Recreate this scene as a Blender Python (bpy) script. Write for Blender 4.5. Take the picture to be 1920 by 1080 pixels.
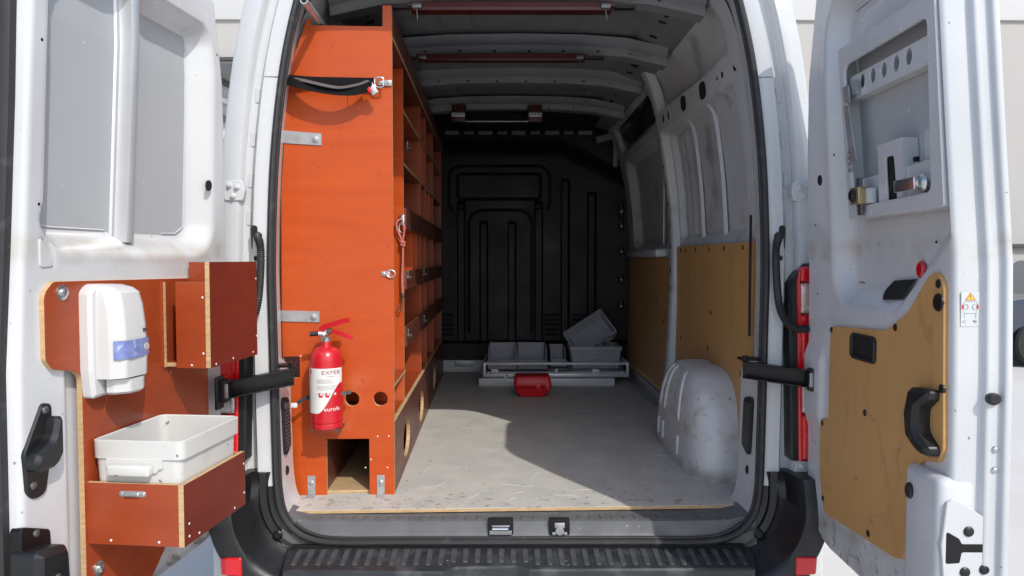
import bpy, bmesh, math, random
from mathutils import Vector, Matrix
random.seed(7)
for o in list(bpy.data.objects): bpy.data.objects.remove(o)
S = bpy.context.scene
COL = S.collection
R = math.radians

# ------------------------------------------------------------------ camera
cam = bpy.data.objects.new('camera', bpy.data.cameras.new('camera')); COL.objects.link(cam)
cam.data.sensor_width = 36.0; cam.data.lens = 1380 / 1920 * 36
cam.data.clip_start = 0.05; cam.data.clip_end = 500
cam.location = (-.031, -2.53, .862)
cam.rotation_euler = (R(90) - math.atan(55 / 1380), 0, -math.atan(5 / 1380))
S.camera = cam
# ------------------------------------------------------------------ sky and sun
SUN = Vector((-.54, .911, -1.0)).normalized()            # direction the light travels
elev = math.asin(-SUN.z); azim = math.atan2(-SUN.x, -SUN.y)
W = bpy.data.worlds.new('World'); S.world = W; W.use_nodes = True
nt = W.node_tree; nt.nodes.clear()
sky = nt.nodes.new('ShaderNodeTexSky'); sky.sky_type = 'NISHITA'; sky.sun_disc = False
sky.sun_elevation = elev; sky.sun_rotation = azim; sky.air_density = 1.0; sky.dust_density = 1.6; sky.ozone_density = 1.0
bg = nt.nodes.new('ShaderNodeBackground'); bg.inputs[1].default_value = .15
out = nt.nodes.new('ShaderNodeOutputWorld')
nt.links.new(sky.outputs[0], bg.inputs[0]); nt.links.new(bg.outputs[0], out.inputs[0])
sl = bpy.data.lights.new('sun', 'SUN'); sl.energy = 2.0; sl.angle = R(.5); sl.color = (1, .965, .90)
so = bpy.data.objects.new('sun', sl); COL.objects.link(so); so.location = (5, -8, 9)
so.rotation_euler = SUN.to_track_quat('-Z', 'Y').to_euler()
# ------------------------------------------------------------------ exposure
S.view_settings.view_transform = 'Standard'; S.view_settings.look = 'None'
S.view_settings.exposure = 0.55; S.view_settings.gamma = 1
S.view_settings.use_curve_mapping = False

# ================================================================== materials
MATS = {}
def mat(name, col, rough=.5, metal=0., var=.0, vscale=6., col2=None, bump=0., bscale=40., coat=0., spec=.5,
        stretch=(1, 1, 1), stain=None, stain_scale=3., stain_lo=.55, stain_hi=.7, speck=None, speck_scale=60., speck_lo=.68, speck_hi=.72,
        grime=None, grime_axis='Z', ring=None, scr=None, scr_lo=.66, scr_scale=(70, 2.2, 2.2), rvar=.0, emit=None, alpha=None, trans=0.):
    m = bpy.data.materials.new(name); m.use_nodes = True; n = m.node_tree.nodes; l = m.node_tree.links
    b = n['Principled BSDF']
    b.inputs['Base Color'].default_value = (*col, 1); b.inputs['Roughness'].default_value = rough
    b.inputs['Metallic'].default_value = metal; b.inputs['Specular IOR Level'].default_value = spec
    if coat: b.inputs['Coat Weight'].default_value = coat; b.inputs['Coat Roughness'].default_value = .12
    if trans: b.inputs['Transmission Weight'].default_value = trans
    tc = n.new('ShaderNodeTexCoord'); mp = n.new('ShaderNodeMapping'); mp.inputs['Scale'].default_value = stretch
    l.new(tc.outputs['Object'], mp.inputs['Vector'])
    cur = None
    def noise(scale, detail=6, src=mp):
        t = n.new('ShaderNodeTexNoise'); t.inputs['Scale'].default_value = scale; t.inputs['Detail'].default_value = detail
        l.new(src.outputs[0] if src is mp else src, t.inputs['Vector']); return t
    def ramp(src, lo, hi):
        r = n.new('ShaderNodeMapRange'); r.inputs['From Min'].default_value = lo; r.inputs['From Max'].default_value = hi
        l.new(src, r.inputs['Value']); return r.outputs[0]
    def mix(fac, a, c2):
        x = n.new('ShaderNodeMix'); x.data_type = 'RGBA'
        l.new(fac, x.inputs['Factor'])
        if a is None: x.inputs['A'].default_value = (*col, 1)
        else: l.new(a, x.inputs['A'])
        x.inputs['B'].default_value = (*c2, 1); return x.outputs['Result']
    if var or col2:
        c2 = col2 or tuple(c * (1 - var) for c in col)
        cur = mix(ramp(noise(vscale, 8).outputs['Fac'], .30, .70), cur, c2)
    if stain:
        cur = mix(ramp(noise(stain_scale, 9, tc.outputs['Object']).outputs['Fac'], stain_lo, stain_hi), cur, stain)
    if ring:                                   # tide marks: thin contour lines of a slow noise, stretched downwards
        m2 = n.new('ShaderNodeMapping'); m2.inputs['Scale'].default_value = (1, 1, .45); l.new(tc.outputs['Object'], m2.inputs['Vector'])
        w = noise(4.2, 7, m2.outputs[0]).outputs['Fac']
        sub_ = n.new('ShaderNodeMath'); sub_.operation = 'SUBTRACT'; l.new(w, sub_.inputs[0]); sub_.inputs[1].default_value = .53
        ab = n.new('ShaderNodeMath'); ab.operation = 'ABSOLUTE'; l.new(sub_.outputs[0], ab.inputs[0])
        mk_ = n.new('ShaderNodeMath'); mk_.operation = 'MULTIPLY'; l.new(ramp(ab.outputs[0], .020, .0), mk_.inputs[0]); l.new(ramp(noise(7, 4, tc.outputs['Object']).outputs['Fac'], .40, .60), mk_.inputs[1])
        cur = mix(mk_.outputs[0], cur, ring)
    if grime:                                  # (colour, height, half width, noise scale, lo, hi): dirt caught along a ledge or low edge
        for gc, zc, zw, gs, lo, hi in grime:
            sx = n.new('ShaderNodeSeparateXYZ'); l.new(tc.outputs['Object'], sx.inputs[0])
            a_ = n.new('ShaderNodeMath'); a_.operation = 'SUBTRACT'; l.new(sx.outputs[grime_axis], a_.inputs[0]); a_.inputs[1].default_value = zc
            b_ = n.new('ShaderNodeMath'); b_.operation = 'ABSOLUTE'; l.new(a_.outputs[0], b_.inputs[0])
            band = ramp(b_.outputs[0], zw, zw * .3)
            mu = n.new('ShaderNodeMath'); mu.operation = 'MULTIPLY'; l.new(band, mu.inputs[0]); l.new(ramp(noise(gs, 8, tc.outputs['Object']).outputs['Fac'], lo, hi), mu.inputs[1])
            cur = mix(mu.outputs[0], cur, gc)
    if scr:                                    # fine drag marks in two directions
        for ang_ in (.5, -.35, 1.5):
            m3 = n.new('ShaderNodeMapping'); m3.vector_type = 'TEXTURE'; m3.inputs['Rotation'].default_value = (ang_, ang_, ang_)
            l.new(tc.outputs['Object'], m3.inputs['Vector'])
            m4 = n.new('ShaderNodeMapping'); m4.inputs['Scale'].default_value = scr_scale; l.new(m3.outputs[0], m4.inputs['Vector'])
            cur = mix(ramp(noise(1.6, 3, m4.outputs[0]).outputs['Fac'], scr_lo, scr_lo + .05), cur, scr)
    if speck:
        cur = mix(ramp(noise(speck_scale, 3, tc.outputs['Object']).outputs['Fac'], speck_lo, speck_hi), cur, speck)
    if cur: l.new(cur, b.inputs['Base Color'])
    if rvar:
        rr = n.new('ShaderNodeMapRange'); rr.inputs['To Min'].default_value = max(0, rough - rvar); rr.inputs['To Max'].default_value = min(1, rough + rvar)
        rr.inputs['From Min'].default_value = .3; rr.inputs['From Max'].default_value = .7
        l.new(noise(vscale * 1.7).outputs['Fac'], rr.inputs['Value']); l.new(rr.outputs[0], b.inputs['Roughness'])
    if bump:
        bp = n.new('ShaderNodeBump'); bp.inputs['Strength'].default_value = bump; bp.inputs['Distance'].default_value = .004
        l.new(noise(bscale, 5).outputs['Fac'], bp.inputs['Height']); l.new(bp.outputs[0], b.inputs['Normal'])
    if emit: b.inputs['Emission Color'].default_value = (*emit, 1); b.inputs['Emission Strength'].default_value = 1
    MATS[name] = m; return m
mat('door_paint', (.61, .622, .63), .25, var=.14, vscale=2.4, scr=(.46, .46, .45), scr_lo=.745, coat=.25, speck=(.26, .24, .22), speck_scale=50, speck_lo=.735, speck_hi=.755, rvar=.08, bump=.02, bscale=6, grime=[((.40, .35, .27), .885, .045, 9, .38, .75), ((.24, .23, .21), .0, .11, 30, .56, .66), ((.30, .28, .25), .02, .16, 8, .42, .85)])
mat('paint', (.585, .598, .607), .26, var=.12, vscale=2.4, coat=.25, stain=(.50, .48, .44), stain_scale=2.6, stain_lo=.70, stain_hi=1.1, speck=(.30, .28, .25), speck_scale=55, speck_lo=.745, speck_hi=.77, rvar=.08, bump=.03, bscale=9)
mat('paint_scuffed', (.60, .605, .60), .38, var=.07, vscale=3, coat=.1, stain=(.44, .42, .39), stain_scale=7, stain_lo=.58, stain_hi=.9, speck=(.22, .21, .20), speck_scale=46, speck_lo=.66, speck_hi=.74, rvar=.1, scr=(.30, .29, .28), scr_lo=.69, scr_scale=(40, 6, 6), grime=[((.30, .285, .26), .0, .06, 9, .35, .65), ((.36, .35, .33), .22, .12, 14, .50, .72)])
mat('recess_panel', (.41, .432, .445), .45, var=.05, vscale=3, bump=.03, bscale=8, speck=(.62, .63, .63), speck_scale=45, speck_lo=.75, speck_hi=.77)
mat('dark_red', (.075, .010, .010), .4, var=.2)
mat('roof_metal', (.20, .205, .21), .5, var=.14, vscale=3, stain=(.10, .10, .10), stain_scale=5, stain_lo=.58, stain_hi=.8, bump=.05, bscale=14)  # darkened copy of primer: the dim interior is put into the roof colour
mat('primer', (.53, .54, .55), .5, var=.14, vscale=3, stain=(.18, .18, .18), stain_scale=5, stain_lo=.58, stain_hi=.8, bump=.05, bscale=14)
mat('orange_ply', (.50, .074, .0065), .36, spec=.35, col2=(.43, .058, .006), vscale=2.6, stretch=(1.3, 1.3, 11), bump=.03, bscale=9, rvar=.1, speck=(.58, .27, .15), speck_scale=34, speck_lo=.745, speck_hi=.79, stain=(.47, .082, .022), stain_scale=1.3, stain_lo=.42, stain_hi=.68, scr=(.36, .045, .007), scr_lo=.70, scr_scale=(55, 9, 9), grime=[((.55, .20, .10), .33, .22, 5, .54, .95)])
mat('side_ply_shaded', (.165, .024, .013), .36, spec=.3, col2=(.135, .020, .012), vscale=6, stretch=(1, 1, 3), rvar=.06, speck=(.42, .19, .12), speck_scale=30, speck_lo=.74, speck_hi=.79)  # browner film on box sides, with part of their shade put into the colour
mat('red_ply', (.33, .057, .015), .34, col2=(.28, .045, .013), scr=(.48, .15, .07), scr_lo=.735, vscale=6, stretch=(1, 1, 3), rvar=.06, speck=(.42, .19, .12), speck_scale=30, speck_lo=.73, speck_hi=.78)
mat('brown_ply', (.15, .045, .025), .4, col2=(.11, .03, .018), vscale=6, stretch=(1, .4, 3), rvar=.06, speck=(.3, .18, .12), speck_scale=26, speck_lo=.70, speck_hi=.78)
mat('ply_edge', (.60, .42, .23), .7, col2=(.42, .27, .13), vscale=24, stretch=(1, 1, 8))
mat('ochre_ply', (.54, .305, .112), .48, col2=(.50, .277, .100), vscale=7, stretch=(14, 14, .5), scr=(.46, .29, .13), scr_lo=.70, stain=(.48, .265, .100), stain_scale=2.6, stain_lo=.48, stain_hi=.66, ring=(.42, .228, .082), speck=(.26, .13, .05), speck_scale=22, speck_lo=.71, speck_hi=.80, bump=.03, bscale=25)
mat('floor_board', (.55, .53, .485), .6, col2=(.43, .425, .40), vscale=6, grime_axis='Y', grime=[((.20, .19, .175), .03, .09, 22, .57, .70), ((.24, .23, .21), .02, .32, 42, .61, .70)], scr=(.62, .60, .55), scr_lo=.70, stain=(.52, .475, .40), stain_scale=9, stain_lo=.50, stain_hi=.72, speck=(.13, .125, .115), speck_scale=34, speck_lo=.695, speck_hi=.72, bump=.08, bscale=60, rvar=.12, stretch=(1.2, 1, 1))
mat('black_plastic', (.011, .0115, .013), .42, var=.3, vscale=8, rvar=.12, bump=.04, bscale=120, speck=(.22, .22, .22), speck_scale=70, speck_lo=.765, speck_hi=.785)
mat('tread_plastic', (.032, .036, .040), .40, col2=(.020, .023, .026), vscale=7, rvar=.14, bump=.10, bscale=160, speck=(.22, .23, .24), speck_scale=60, speck_lo=.74, speck_hi=.77, stain=(.085, .092, .10), stain_scale=12, stain_lo=.52, stain_hi=.75)
mat('rib_plastic', (.088, .094, .102), .45, col2=(.052, .056, .062), vscale=14, rvar=.15, bump=.10, bscale=180)
mat('sill_plastic', (.125, .13, .135), .5, col2=(.085, .088, .093), vscale=10, rvar=.14, bump=.08, bscale=140, speck=(.28, .27, .25), speck_scale=50, speck_lo=.70, speck_hi=.75)
mat('rubber', (.022, .022, .023), .55, var=.2, vscale=10, rvar=.1, stain=(.06, .06, .058), stain_scale=20, stain_lo=.6, stain_hi=.8)
mat('bulkhead_plastic', (.012, .0122, .0135), .5, spec=.3, col2=(.0065, .0065, .0075), vscale=3, rvar=.08, bump=.05, bscale=160, speck=(.10, .10, .10), speck_scale=30, speck_lo=.77, speck_hi=.79)
mat('hollow', (.006, .006, .006), .9)
mat('black_metal', (.007, .0065, .007), .38, spec=.35, rvar=.08, speck=(.25, .24, .23), speck_scale=90, speck_lo=.76, speck_hi=.78)
mat('steel', (.52, .53, .54), .42, metal=.75, var=.18, vscale=18, rvar=.12)
mat('bright_steel', (.66, .66, .66), .25, metal=.9, var=.15, vscale=20)
mat('dark_steel', (.20, .20, .20), .42, metal=.8, var=.3, vscale=40)
mat('brass', (.42, .36, .20), .4, metal=.8)
mat('aluminium', (.62, .63, .64), .38, metal=.6, var=.08, vscale=8)
mat('extinguisher_red', (.55, .012, .022), .28, coat=.3, var=.12, vscale=6, speck=(.6, .3, .28), speck_scale=50, speck_lo=.76, speck_hi=.78)
mat('case_red', (.66, .010, .016), .38, var=.15, vscale=8)
mat('cord_red', (.55, .035, .03), .7, col2=(.60, .28, .22), vscale=160)
mat('label_white', (.76, .75, .72), .5, var=.08, vscale=12, stain=(.5, .42, .36), stain_scale=18, stain_lo=.6, stain_hi=.8)
mat('label_grey', (.55, .57, .58), .5)
mat('print_dark', (.09, .05, .05), .6)
mat('print_red', (.55, .02, .03), .5)
mat('print_maroon', (.22, .02, .03), .5)
mat('print_white', (.8, .78, .76), .5)
mat('print_yellow', (.80, .50, .02), .5)
mat('print_grey', (.22, .23, .24), .5)
mat('dispenser_white', (.58, .575, .562), .32, var=.04, vscale=6, speck=(.25, .22, .2), speck_scale=38, speck_lo=.73, speck_hi=.75)
mat('dispenser_window', (.13, .15, .40), .22, col2=(.26, .33, .55), vscale=28, speck=(.45, .5, .7), speck_scale=40, speck_lo=.60, speck_hi=.70)
mat('soap_pouch', (.46, .40, .40), .4)
mat('tub_white', (.58, .575, .55), .45, var=.05, vscale=5, stain=(.42, .38, .33), stain_scale=9, stain_lo=.62, stain_hi=.85, speck=(.2, .18, .16), speck_scale=40, speck_lo=.71, speck_hi=.735)
mat('grey_plastic', (.38, .38, .42), .5, var=.12, vscale=8)
mat('rack_metal', (.62, .63, .64), .45, metal=.2, var=.15, vscale=10)
mat('webbing', (.010, .010, .011), .8, spec=.1, bump=.25, bscale=300)
mat('webbing_worn', (.10, .095, .09), .8, bump=.25, bscale=300)
mat('black_cloth', (.010, .010, .012), .9, bump=.3, bscale=120)
mat('lamp_red', (.80, .010, .016), .12, coat=.6, col2=(.55, .004, .008), vscale=60, bump=.35, bscale=110)
mat('lamp_clear', (.72, .70, .70), .08, metal=.35, col2=(.32, .30, .30), vscale=90, bump=.6, bscale=140)
mat('lamp_amber', (.62, .40, .30), .12, metal=.3, col2=(.75, .72, .70), vscale=70, bump=.5, bscale=120)
mat('reflector_red', (.62, .006, .015), .25, coat=.5, var=.15, vscale=200)
mat('concrete', (.60, .585, .56), .85, col2=(.54, .525, .50), vscale=1.2, bump=.12, bscale=18, speck=(.35, .34, .32), speck_scale=12, speck_lo=.70, speck_hi=.80)
mat('wall_render', (.44, .425, .405), .85, var=.06, vscale=.8, bump=.06, bscale=20)
mat('wall_white', (.58, .58, .575), .7, var=.04, vscale=1)
mat('hall_grey', (.50, .53, .53), .6, var=.2, vscale=2)
mat('hall_dark', (.07, .07, .07), .7)
mat('car_paint', (.035, .045, .065), .2, coat=.6)
mat('car_glass', (.02, .025, .03), .06)
mat('tyre', (.015, .015, .015), .75)
mat('scrap_wood', (.50, .36, .20), .7, col2=(.36, .24, .12), vscale=30, stretch=(1, 6, 1))
mat('galvanised', (.48, .49, .50), .48, metal=.6, col2=(.36, .37, .38), vscale=30, rvar=.1)

# ================================================================== mesh helpers
def new_bm(): return bmesh.new()
SMOOTH = R(35)
def obj(name, bm, m, parent=None, smooth=True, label=None, cat=None, group=None, kind=None, recalc=True, mw=None, doubles=True):
    if doubles: bmesh.ops.remove_doubles(bm, verts=bm.verts, dist=1e-5)
    if recalc: bmesh.ops.recalc_face_normals(bm, faces=bm.faces)
    me = bpy.data.meshes.new(name)
    if smooth:
        for f in bm.faces: f.smooth = True
        for e in bm.edges:
            if len(e.link_faces) == 2: e.smooth = e.calc_face_angle(0) < SMOOTH
            else: e.smooth = True
    bm.to_mesh(me); bm.free()
    for k in (m if isinstance(m, (list, tuple)) else [m]): me.materials.append(MATS[k])
    o = bpy.data.objects.new(name, me); COL.objects.link(o)
    return finish(o, parent, label, cat, group, kind, mw)
def finish(o, parent=None, label=None, cat=None, group=None, kind=None, mw=None):
    if mw is not None: o.matrix_world = mw
    if parent is not None:
        o.parent = parent
        if parent.get('world_children'): o.matrix_parent_inverse = parent.matrix_basis.inverted()
    if label: o['label'] = label
    if cat: o['category'] = cat
    if group: o['group'] = group
    if kind: o['kind'] = kind
    return o
def thing(name, loc=(0, 0, 0), rotz=0, label=None, cat=None, group=None, world=False, parent=None):
    o = bpy.data.objects.new(name, None); COL.objects.link(o)
    o.location = loc; o.rotation_euler = (0, 0, rotz); o.empty_display_size = .05
    if world: o['world_children'] = 1
    return finish(o, parent, label, cat, group)
def copy_of(o, parent=None, loc=None, name=None, group=None, label=None):
    c = o.copy(); COL.objects.link(c); c.parent = parent if parent is not None else o.parent
    if loc is not None: c.location = loc
    return c
ident = lambda a, b, c: Vector((a, b, c))
def box(bm, c, s, bev=0., seg=2, rot=None, fn=None, mi=0, edge_axis=None, edge_mi=1):
    """box at centre c with sizes s; edge_axis: the thin axis of a board, its four edge faces get edge_mi"""
    vs = []; M = rot if rot is not None else Matrix.Identity(3)
    for x in (-.5, .5):
        for y in (-.5, .5):
            for z in (-.5, .5): vs.append(bm.verts.new(M @ Vector((x * s[0], y * s[1], z * s[2])) + Vector(c)))
    idx = [((0, 1, 3, 2), 0), ((4, 6, 7, 5), 0), ((0, 4, 5, 1), 1), ((2, 3, 7, 6), 1), ((0, 2, 6, 4), 2), ((1, 5, 7, 3), 2)]
    fs = []
    for q, ax in idx:
        f = bm.faces.new([vs[i] for i in q]); f.material_index = mi
        if edge_axis is not None and ax != edge_axis: f.material_index = edge_mi
        fs.append(f)
    if bev:
        es = list({e for f in fs for e in f.edges})
        r = bmesh.ops.bevel(bm, geom=es, offset=bev, segments=seg, affect='EDGES', profile=.5)
        vs = list({v for f in r['faces'] for v in f.verts} | {v for v in vs if v.is_valid})
    if fn:
        for v in vs:
            if v.is_valid: v.co = fn(*v.co)
    return vs
def rounded(pts, seg=5):
    """polygon from (x, y, radius) corners"""
    res = []; n = len(pts)
    for i, p in enumerate(pts):
        r = p[2] if len(p) > 2 else 0
        P = Vector(p[:2])
        if r <= 0: res.append((P.x, P.y)); continue
        A = Vector(pts[i - 1][:2]); B = Vector(pts[(i + 1) % n][:2])
        a = (A - P); b = (B - P); la, lb = a.length, b.length
        a.normalize(); b.normalize()
        ang = a.angle(b); d = min(r / math.tan(ang / 2) if ang < 3.1 else r, la * .49, lb * .49)
        p0 = P + a * d; p1 = P + b * d
        for k in range(seg + 1):
            t = k / seg; w = .72
            # rational quadratic (near circular)
            den = (1 - t) ** 2 + 2 * w * t * (1 - t) + t * t
            q = (p0 * (1 - t) ** 2 + P * 2 * w * t * (1 - t) + p1 * t * t) / den
            res.append((q.x, q.y))
    return res
def rrect(x0, y0, x1, y1, r, seg=5):
    return rounded([(x0, y0, r), (x1, y0, r), (x1, y1, r), (x0, y1, r)], seg)
def ellipse(cx, cy, rx, ry=None, n=20):
    ry = ry or rx
    return [(cx + rx * math.cos(2 * math.pi * k / n), cy + ry * math.sin(2 * math.pi * k / n)) for k in range(n)]
def area(p): return sum(p[i - 1][0] * p[i][1] - p[i][0] * p[i - 1][1] for i in range(len(p))) / 2
def offset(p, d):
    n = len(p); s = 1 if area(p) > 0 else -1; res = []
    for i in range(n):
        a = Vector(p[i - 1]); b = Vector(p[i]); c = Vector(p[(i + 1) % n])
        e1 = b - a; e2 = c - b
        if e1.length < 1e-9: e1 = e2
        if e2.length < 1e-9: e2 = e1
        n1 = Vector((e1.y, -e1.x)).normalized() * s; n2 = Vector((e2.y, -e2.x)).normalized() * s
        m = n1 + n2
        if m.length < 1e-6: m = n1
        m.normalize(); k = max(.4, m.dot(n1))
        q = b + m * d / k; res.append((q.x, q.y))
    return res
def fill(bm, loops, mi=0):
    es = []
    for lp in loops:
        for i in range(len(lp)):
            e = bm.edges.get((lp[i - 1], lp[i])) or bm.edges.new((lp[i - 1], lp[i])); es.append(e)
    r = bmesh.ops.triangle_fill(bm, use_beauty=True, use_dissolve=False, edges=es)
    for f in r['geom']:
        if isinstance(f, bmesh.types.BMFace): f.material_index = mi
def bridge(bm, A, B, mi=0, closed=True):
    n = len(A)
    for i in range(n if closed else n - 1):
        j = (i + 1) % n
        try: f = bm.faces.new((A[i], A[j], B[j], B[i])); f.material_index = mi
        except ValueError: pass
def plate(bm, poly, c0, c1, fn=ident, holes=(), bev=0., mi=0, side_mi=0, back=True):
    """polygon in (a, b) extruded along c from c0 (back) to c1 (front), holes cut through, front edges chamfered"""
    sg = 1 if c1 > c0 else -1
    mk = lambda pts, c: [bm.verts.new(fn(a, b, c)) for a, b in pts]
    tops = []; bots = []
    for k, p in enumerate([poly] + list(holes)):
        inn = (-1 if k == 0 else 1)
        b0 = mk(p, c0)
        if bev:
            m1 = mk(p, c1 - sg * bev); t = mk(offset(p, inn * bev), c1)
            bridge(bm, b0, m1, side_mi); bridge(bm, m1, t, mi)
        else:
            t = mk(p, c1); bridge(bm, b0, t, side_mi)
        tops.append(t); bots.append(b0)
    fill(bm, tops, mi)
    if back: fill(bm, bots, mi)
def tube(bm, pts, r, n=10, cap=True, mi=0, closed=False, rb=None):
    """sweep a circle along points; r is a radius or a list; rb: second radius along binormal for flat bars"""
    pts = [Vector(p) for p in pts]; N = len(pts); rings = []; up = None
    for i, p in enumerate(pts):
        if closed: t = pts[(i + 1) % N] - pts[i - 1]
        else: t = (pts[min(i + 1, N - 1)] - pts[max(i - 1, 0)])
        t.normalize()
        if up is None:
            up = Vector((0, 0, 1)) if abs(t.z) < .9 else Vector((0, 1, 0))
        s = t.cross(up)
        if s.length < 1e-6: s = t.orthogonal()
        s.normalize(); up = s.cross(t).normalized()
        rr = r[i] if isinstance(r, (list, tuple)) else r
        rings.append([bm.verts.new(p + s * math.cos(2 * math.pi * k / n) * rr + up * math.sin(2 * math.pi * k / n) * (rb if rb else rr)) for k in range(n)])
    for i in range(N - 1): bridge(bm, rings[i], rings[i + 1], mi)
    if closed: bridge(bm, rings[-1], rings[0], mi)
    elif cap:
        for rg in (rings[0], rings[-1]):
            f = bm.faces.new(rg); f.material_index = mi
def cyl(bm, p0, p1, r, n=16, mi=0, r1=None):
    tube(bm, [p0, p1], [r, r if r1 is None else r1], n, mi=mi)
def lathe(bm, prof, c, axis='z', n=24, mi=0):
    c = Vector(c); rings = []
    for r, h in prof:
        ring = []
        for k in range(n):
            a = 2 * math.pi * k / n; ca, sa = math.cos(a) * r, math.sin(a) * r
            v = {'z': Vector((ca, sa, h)), 'x': Vector((h, ca, sa)), 'y': Vector((ca, h, sa))}[axis]
            ring.append(bm.verts.new(c + v))
        rings.append(ring)
    for i in range(len(rings) - 1): bridge(bm, rings[i], rings[i + 1], mi)
    for rg in (rings[0], rings[-1]):
        f = bm.faces.new(rg); f.material_index = mi
def dome(bm, c, nrm, r, h, n=14, mi=0):
    """flattened button head"""
    nrm = Vector(nrm).normalized(); a = nrm.orthogonal().normalized(); b = nrm.cross(a); rings = []
    for rr, hh in ((1, 0), (.97, .45), (.75, .85), (.4, 1.0)):
        rings.append([bm.verts.new(Vector(c) + (a * math.cos(2 * math.pi * k / n) + b * math.sin(2 * math.pi * k / n)) * r * rr + nrm * h * hh) for k in range(n)])
    for i in range(3): bridge(bm, rings[i], rings[i + 1], mi)
    f = bm.faces.new(rings[-1]); f.material_index = mi
def grid(bm, nx, ny, fn, mi=0):
    g = [[bm.verts.new(fn(i / (nx - 1), j / (ny - 1))) for i in range(nx)] for j in range(ny)]
    for j in range(ny - 1):
        for i in range(nx - 1):
            f = bm.faces.new((g[j][i], g[j][i + 1], g[j + 1][i + 1], g[j + 1][i])); f.material_index = mi
    return g
def sstep(t): t = max(0., min(1., t)); return t * t * (3 - 2 * t)
def sd_rrect(x, y, x0, y0, x1, y1, r):
    dx = abs(x - (x0 + x1) / 2) - (x1 - x0) / 2 + r; dy = abs(y - (y0 + y1) / 2) - (y1 - y0) / 2 + r
    return math.hypot(max(dx, 0), max(dy, 0)) + min(max(dx, dy), 0) - r
def lerp_tab(tab, x):
    if x <= tab[0][0]: return tab[0][1]
    for (a, b), (c, d) in zip(tab, tab[1:]):
        if x <= c: return b + (d - b) * (x - a) / (c - a)
    return tab[-1][1]
def catmull(pts, k=8, closed=False):
    pts = [Vector(p) for p in pts]; n = len(pts); res = []
    rng = n if closed else n - 1
    for i in range(rng):
        g = (lambda j: pts[j % n]) if closed else (lambda j: pts[max(0, min(n - 1, j))])
        p0, p1, p2, p3 = g(i - 1), g(i), g(i + 1), g(i + 2)
        for s in range(k):
            t = s / k
            res.append(.5 * ((2 * p1) + (p2 - p0) * t + (2 * p0 - 5 * p1 + 4 * p2 - p3) * t * t + (3 * p1 - p0 - 3 * p2 + p3) * t ** 3))
    if not closed: res.append(pts[-1])
    return res
def ribbon(bm, pts, wid, thick=.0016, up=(0, 0, 1), mi=0):
    """flat webbing: wid along up, thin across"""
    pts = [Vector(p) for p in pts]; rings = []
    for i, p in enumerate(pts):
        t = (pts[min(i + 1, len(pts) - 1)] - pts[max(i - 1, 0)]).normalized()
        u = Vector(up[i] if isinstance(up[0], (tuple, list, Vector)) else up); u = (u - t * u.dot(t)).normalized(); s = t.cross(u)
        w = wid[i] if isinstance(wid, (list, tuple)) else wid
        rings.append([bm.verts.new(p + u * a * w / 2 + s * b * thick / 2) for a, b in ((-1, -1), (1, -1), (1, 1), (-1, 1))])
    for i in range(len(rings) - 1): bridge(bm, rings[i], rings[i + 1], mi)
    bm.faces.new(rings[0]); bm.faces.new(rings[-1])
def text_tris(body, size):
    """glyph mesh of a word: (verts2d, faces) centred on x, baseline 0"""
    cu = bpy.data.curves.new('t', 'FONT'); cu.body = body; cu.size = size; cu.align_x = 'CENTER'; cu.resolution_u = 2
    o = bpy.data.objects.new('t', cu); COL.objects.link(o); bpy.context.view_layer.update()
    me = bpy.data.meshes.new_from_object(o.evaluated_get(bpy.context.evaluated_depsgraph_get()))
    v = [(p.co.x, p.co.y) for p in me.vertices]; f = [tuple(q.vertices) for q in me.polygons]
    bpy.data.objects.remove(o); bpy.data.curves.remove(cu); bpy.data.meshes.remove(me)
    return v, f
def text_bm(bm, body, size, fn, mi=0, sx=1.):
    v, f = text_tris(body, size)
    vs = [bm.verts.new(fn(x * sx, y)) for x, y in v]
    for q in f:
        try: ff = bm.faces.new([vs[i] for i in q]); ff.material_index = mi
        except ValueError: pass

# ================================================================== the setting
GZ = -.58
bm = new_bm(); grid(bm, 3, 3, lambda s, t: Vector((-80 + 160 * s, -60 + 140 * t, GZ)))
obj('ground', bm, 'concrete', smooth=False, kind='structure')

# ================================================================== the van
van = thing('van', (0, 1.6, GZ), 0, 'white panel van seen from behind with both rear doors wide open', 'van', world=True)
# ---- door opening: half outline of the rubber seal, bottom centre to top centre
HALF = [(0, -.115, -.080), (.40, -.115, -.080), (.60, -.115, -.080), (.685, -.113, -.070), (.745, -.110, -.040), (.787, -.105, .015), (.804, -.10, .09), (.812, -.09, .22),
        (.826, -.065, .6), (.833, -.050, .862), (.824, -.032, 1.195), (.794, -.016, 1.5), (.748, -.005, 1.727), (.720, .0, 1.785), (.655, .0, 1.825), (.5, .0, 1.84), (0, .0, 1.845)]
right = catmull(HALF, 6)
ring = right + [Vector((-p.x, p.y, p.z)) for p in reversed(right[1:-1])]
bm = new_bm()
tube(bm, [p + Vector((0, -.006, 0)) for p in ring], .0115, 10, closed=True)
inner = [p + Vector((-.011 * (1 if p.x > .02 else -1 if p.x < -.02 else 0), .004, .012 if p.z < -.03 else (-.012 if p.z > 1.8 else 0))) for p in ring]
tube(bm, inner, .0055, 8, closed=True)
obj('door_seal', bm, 'rubber', van)
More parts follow.
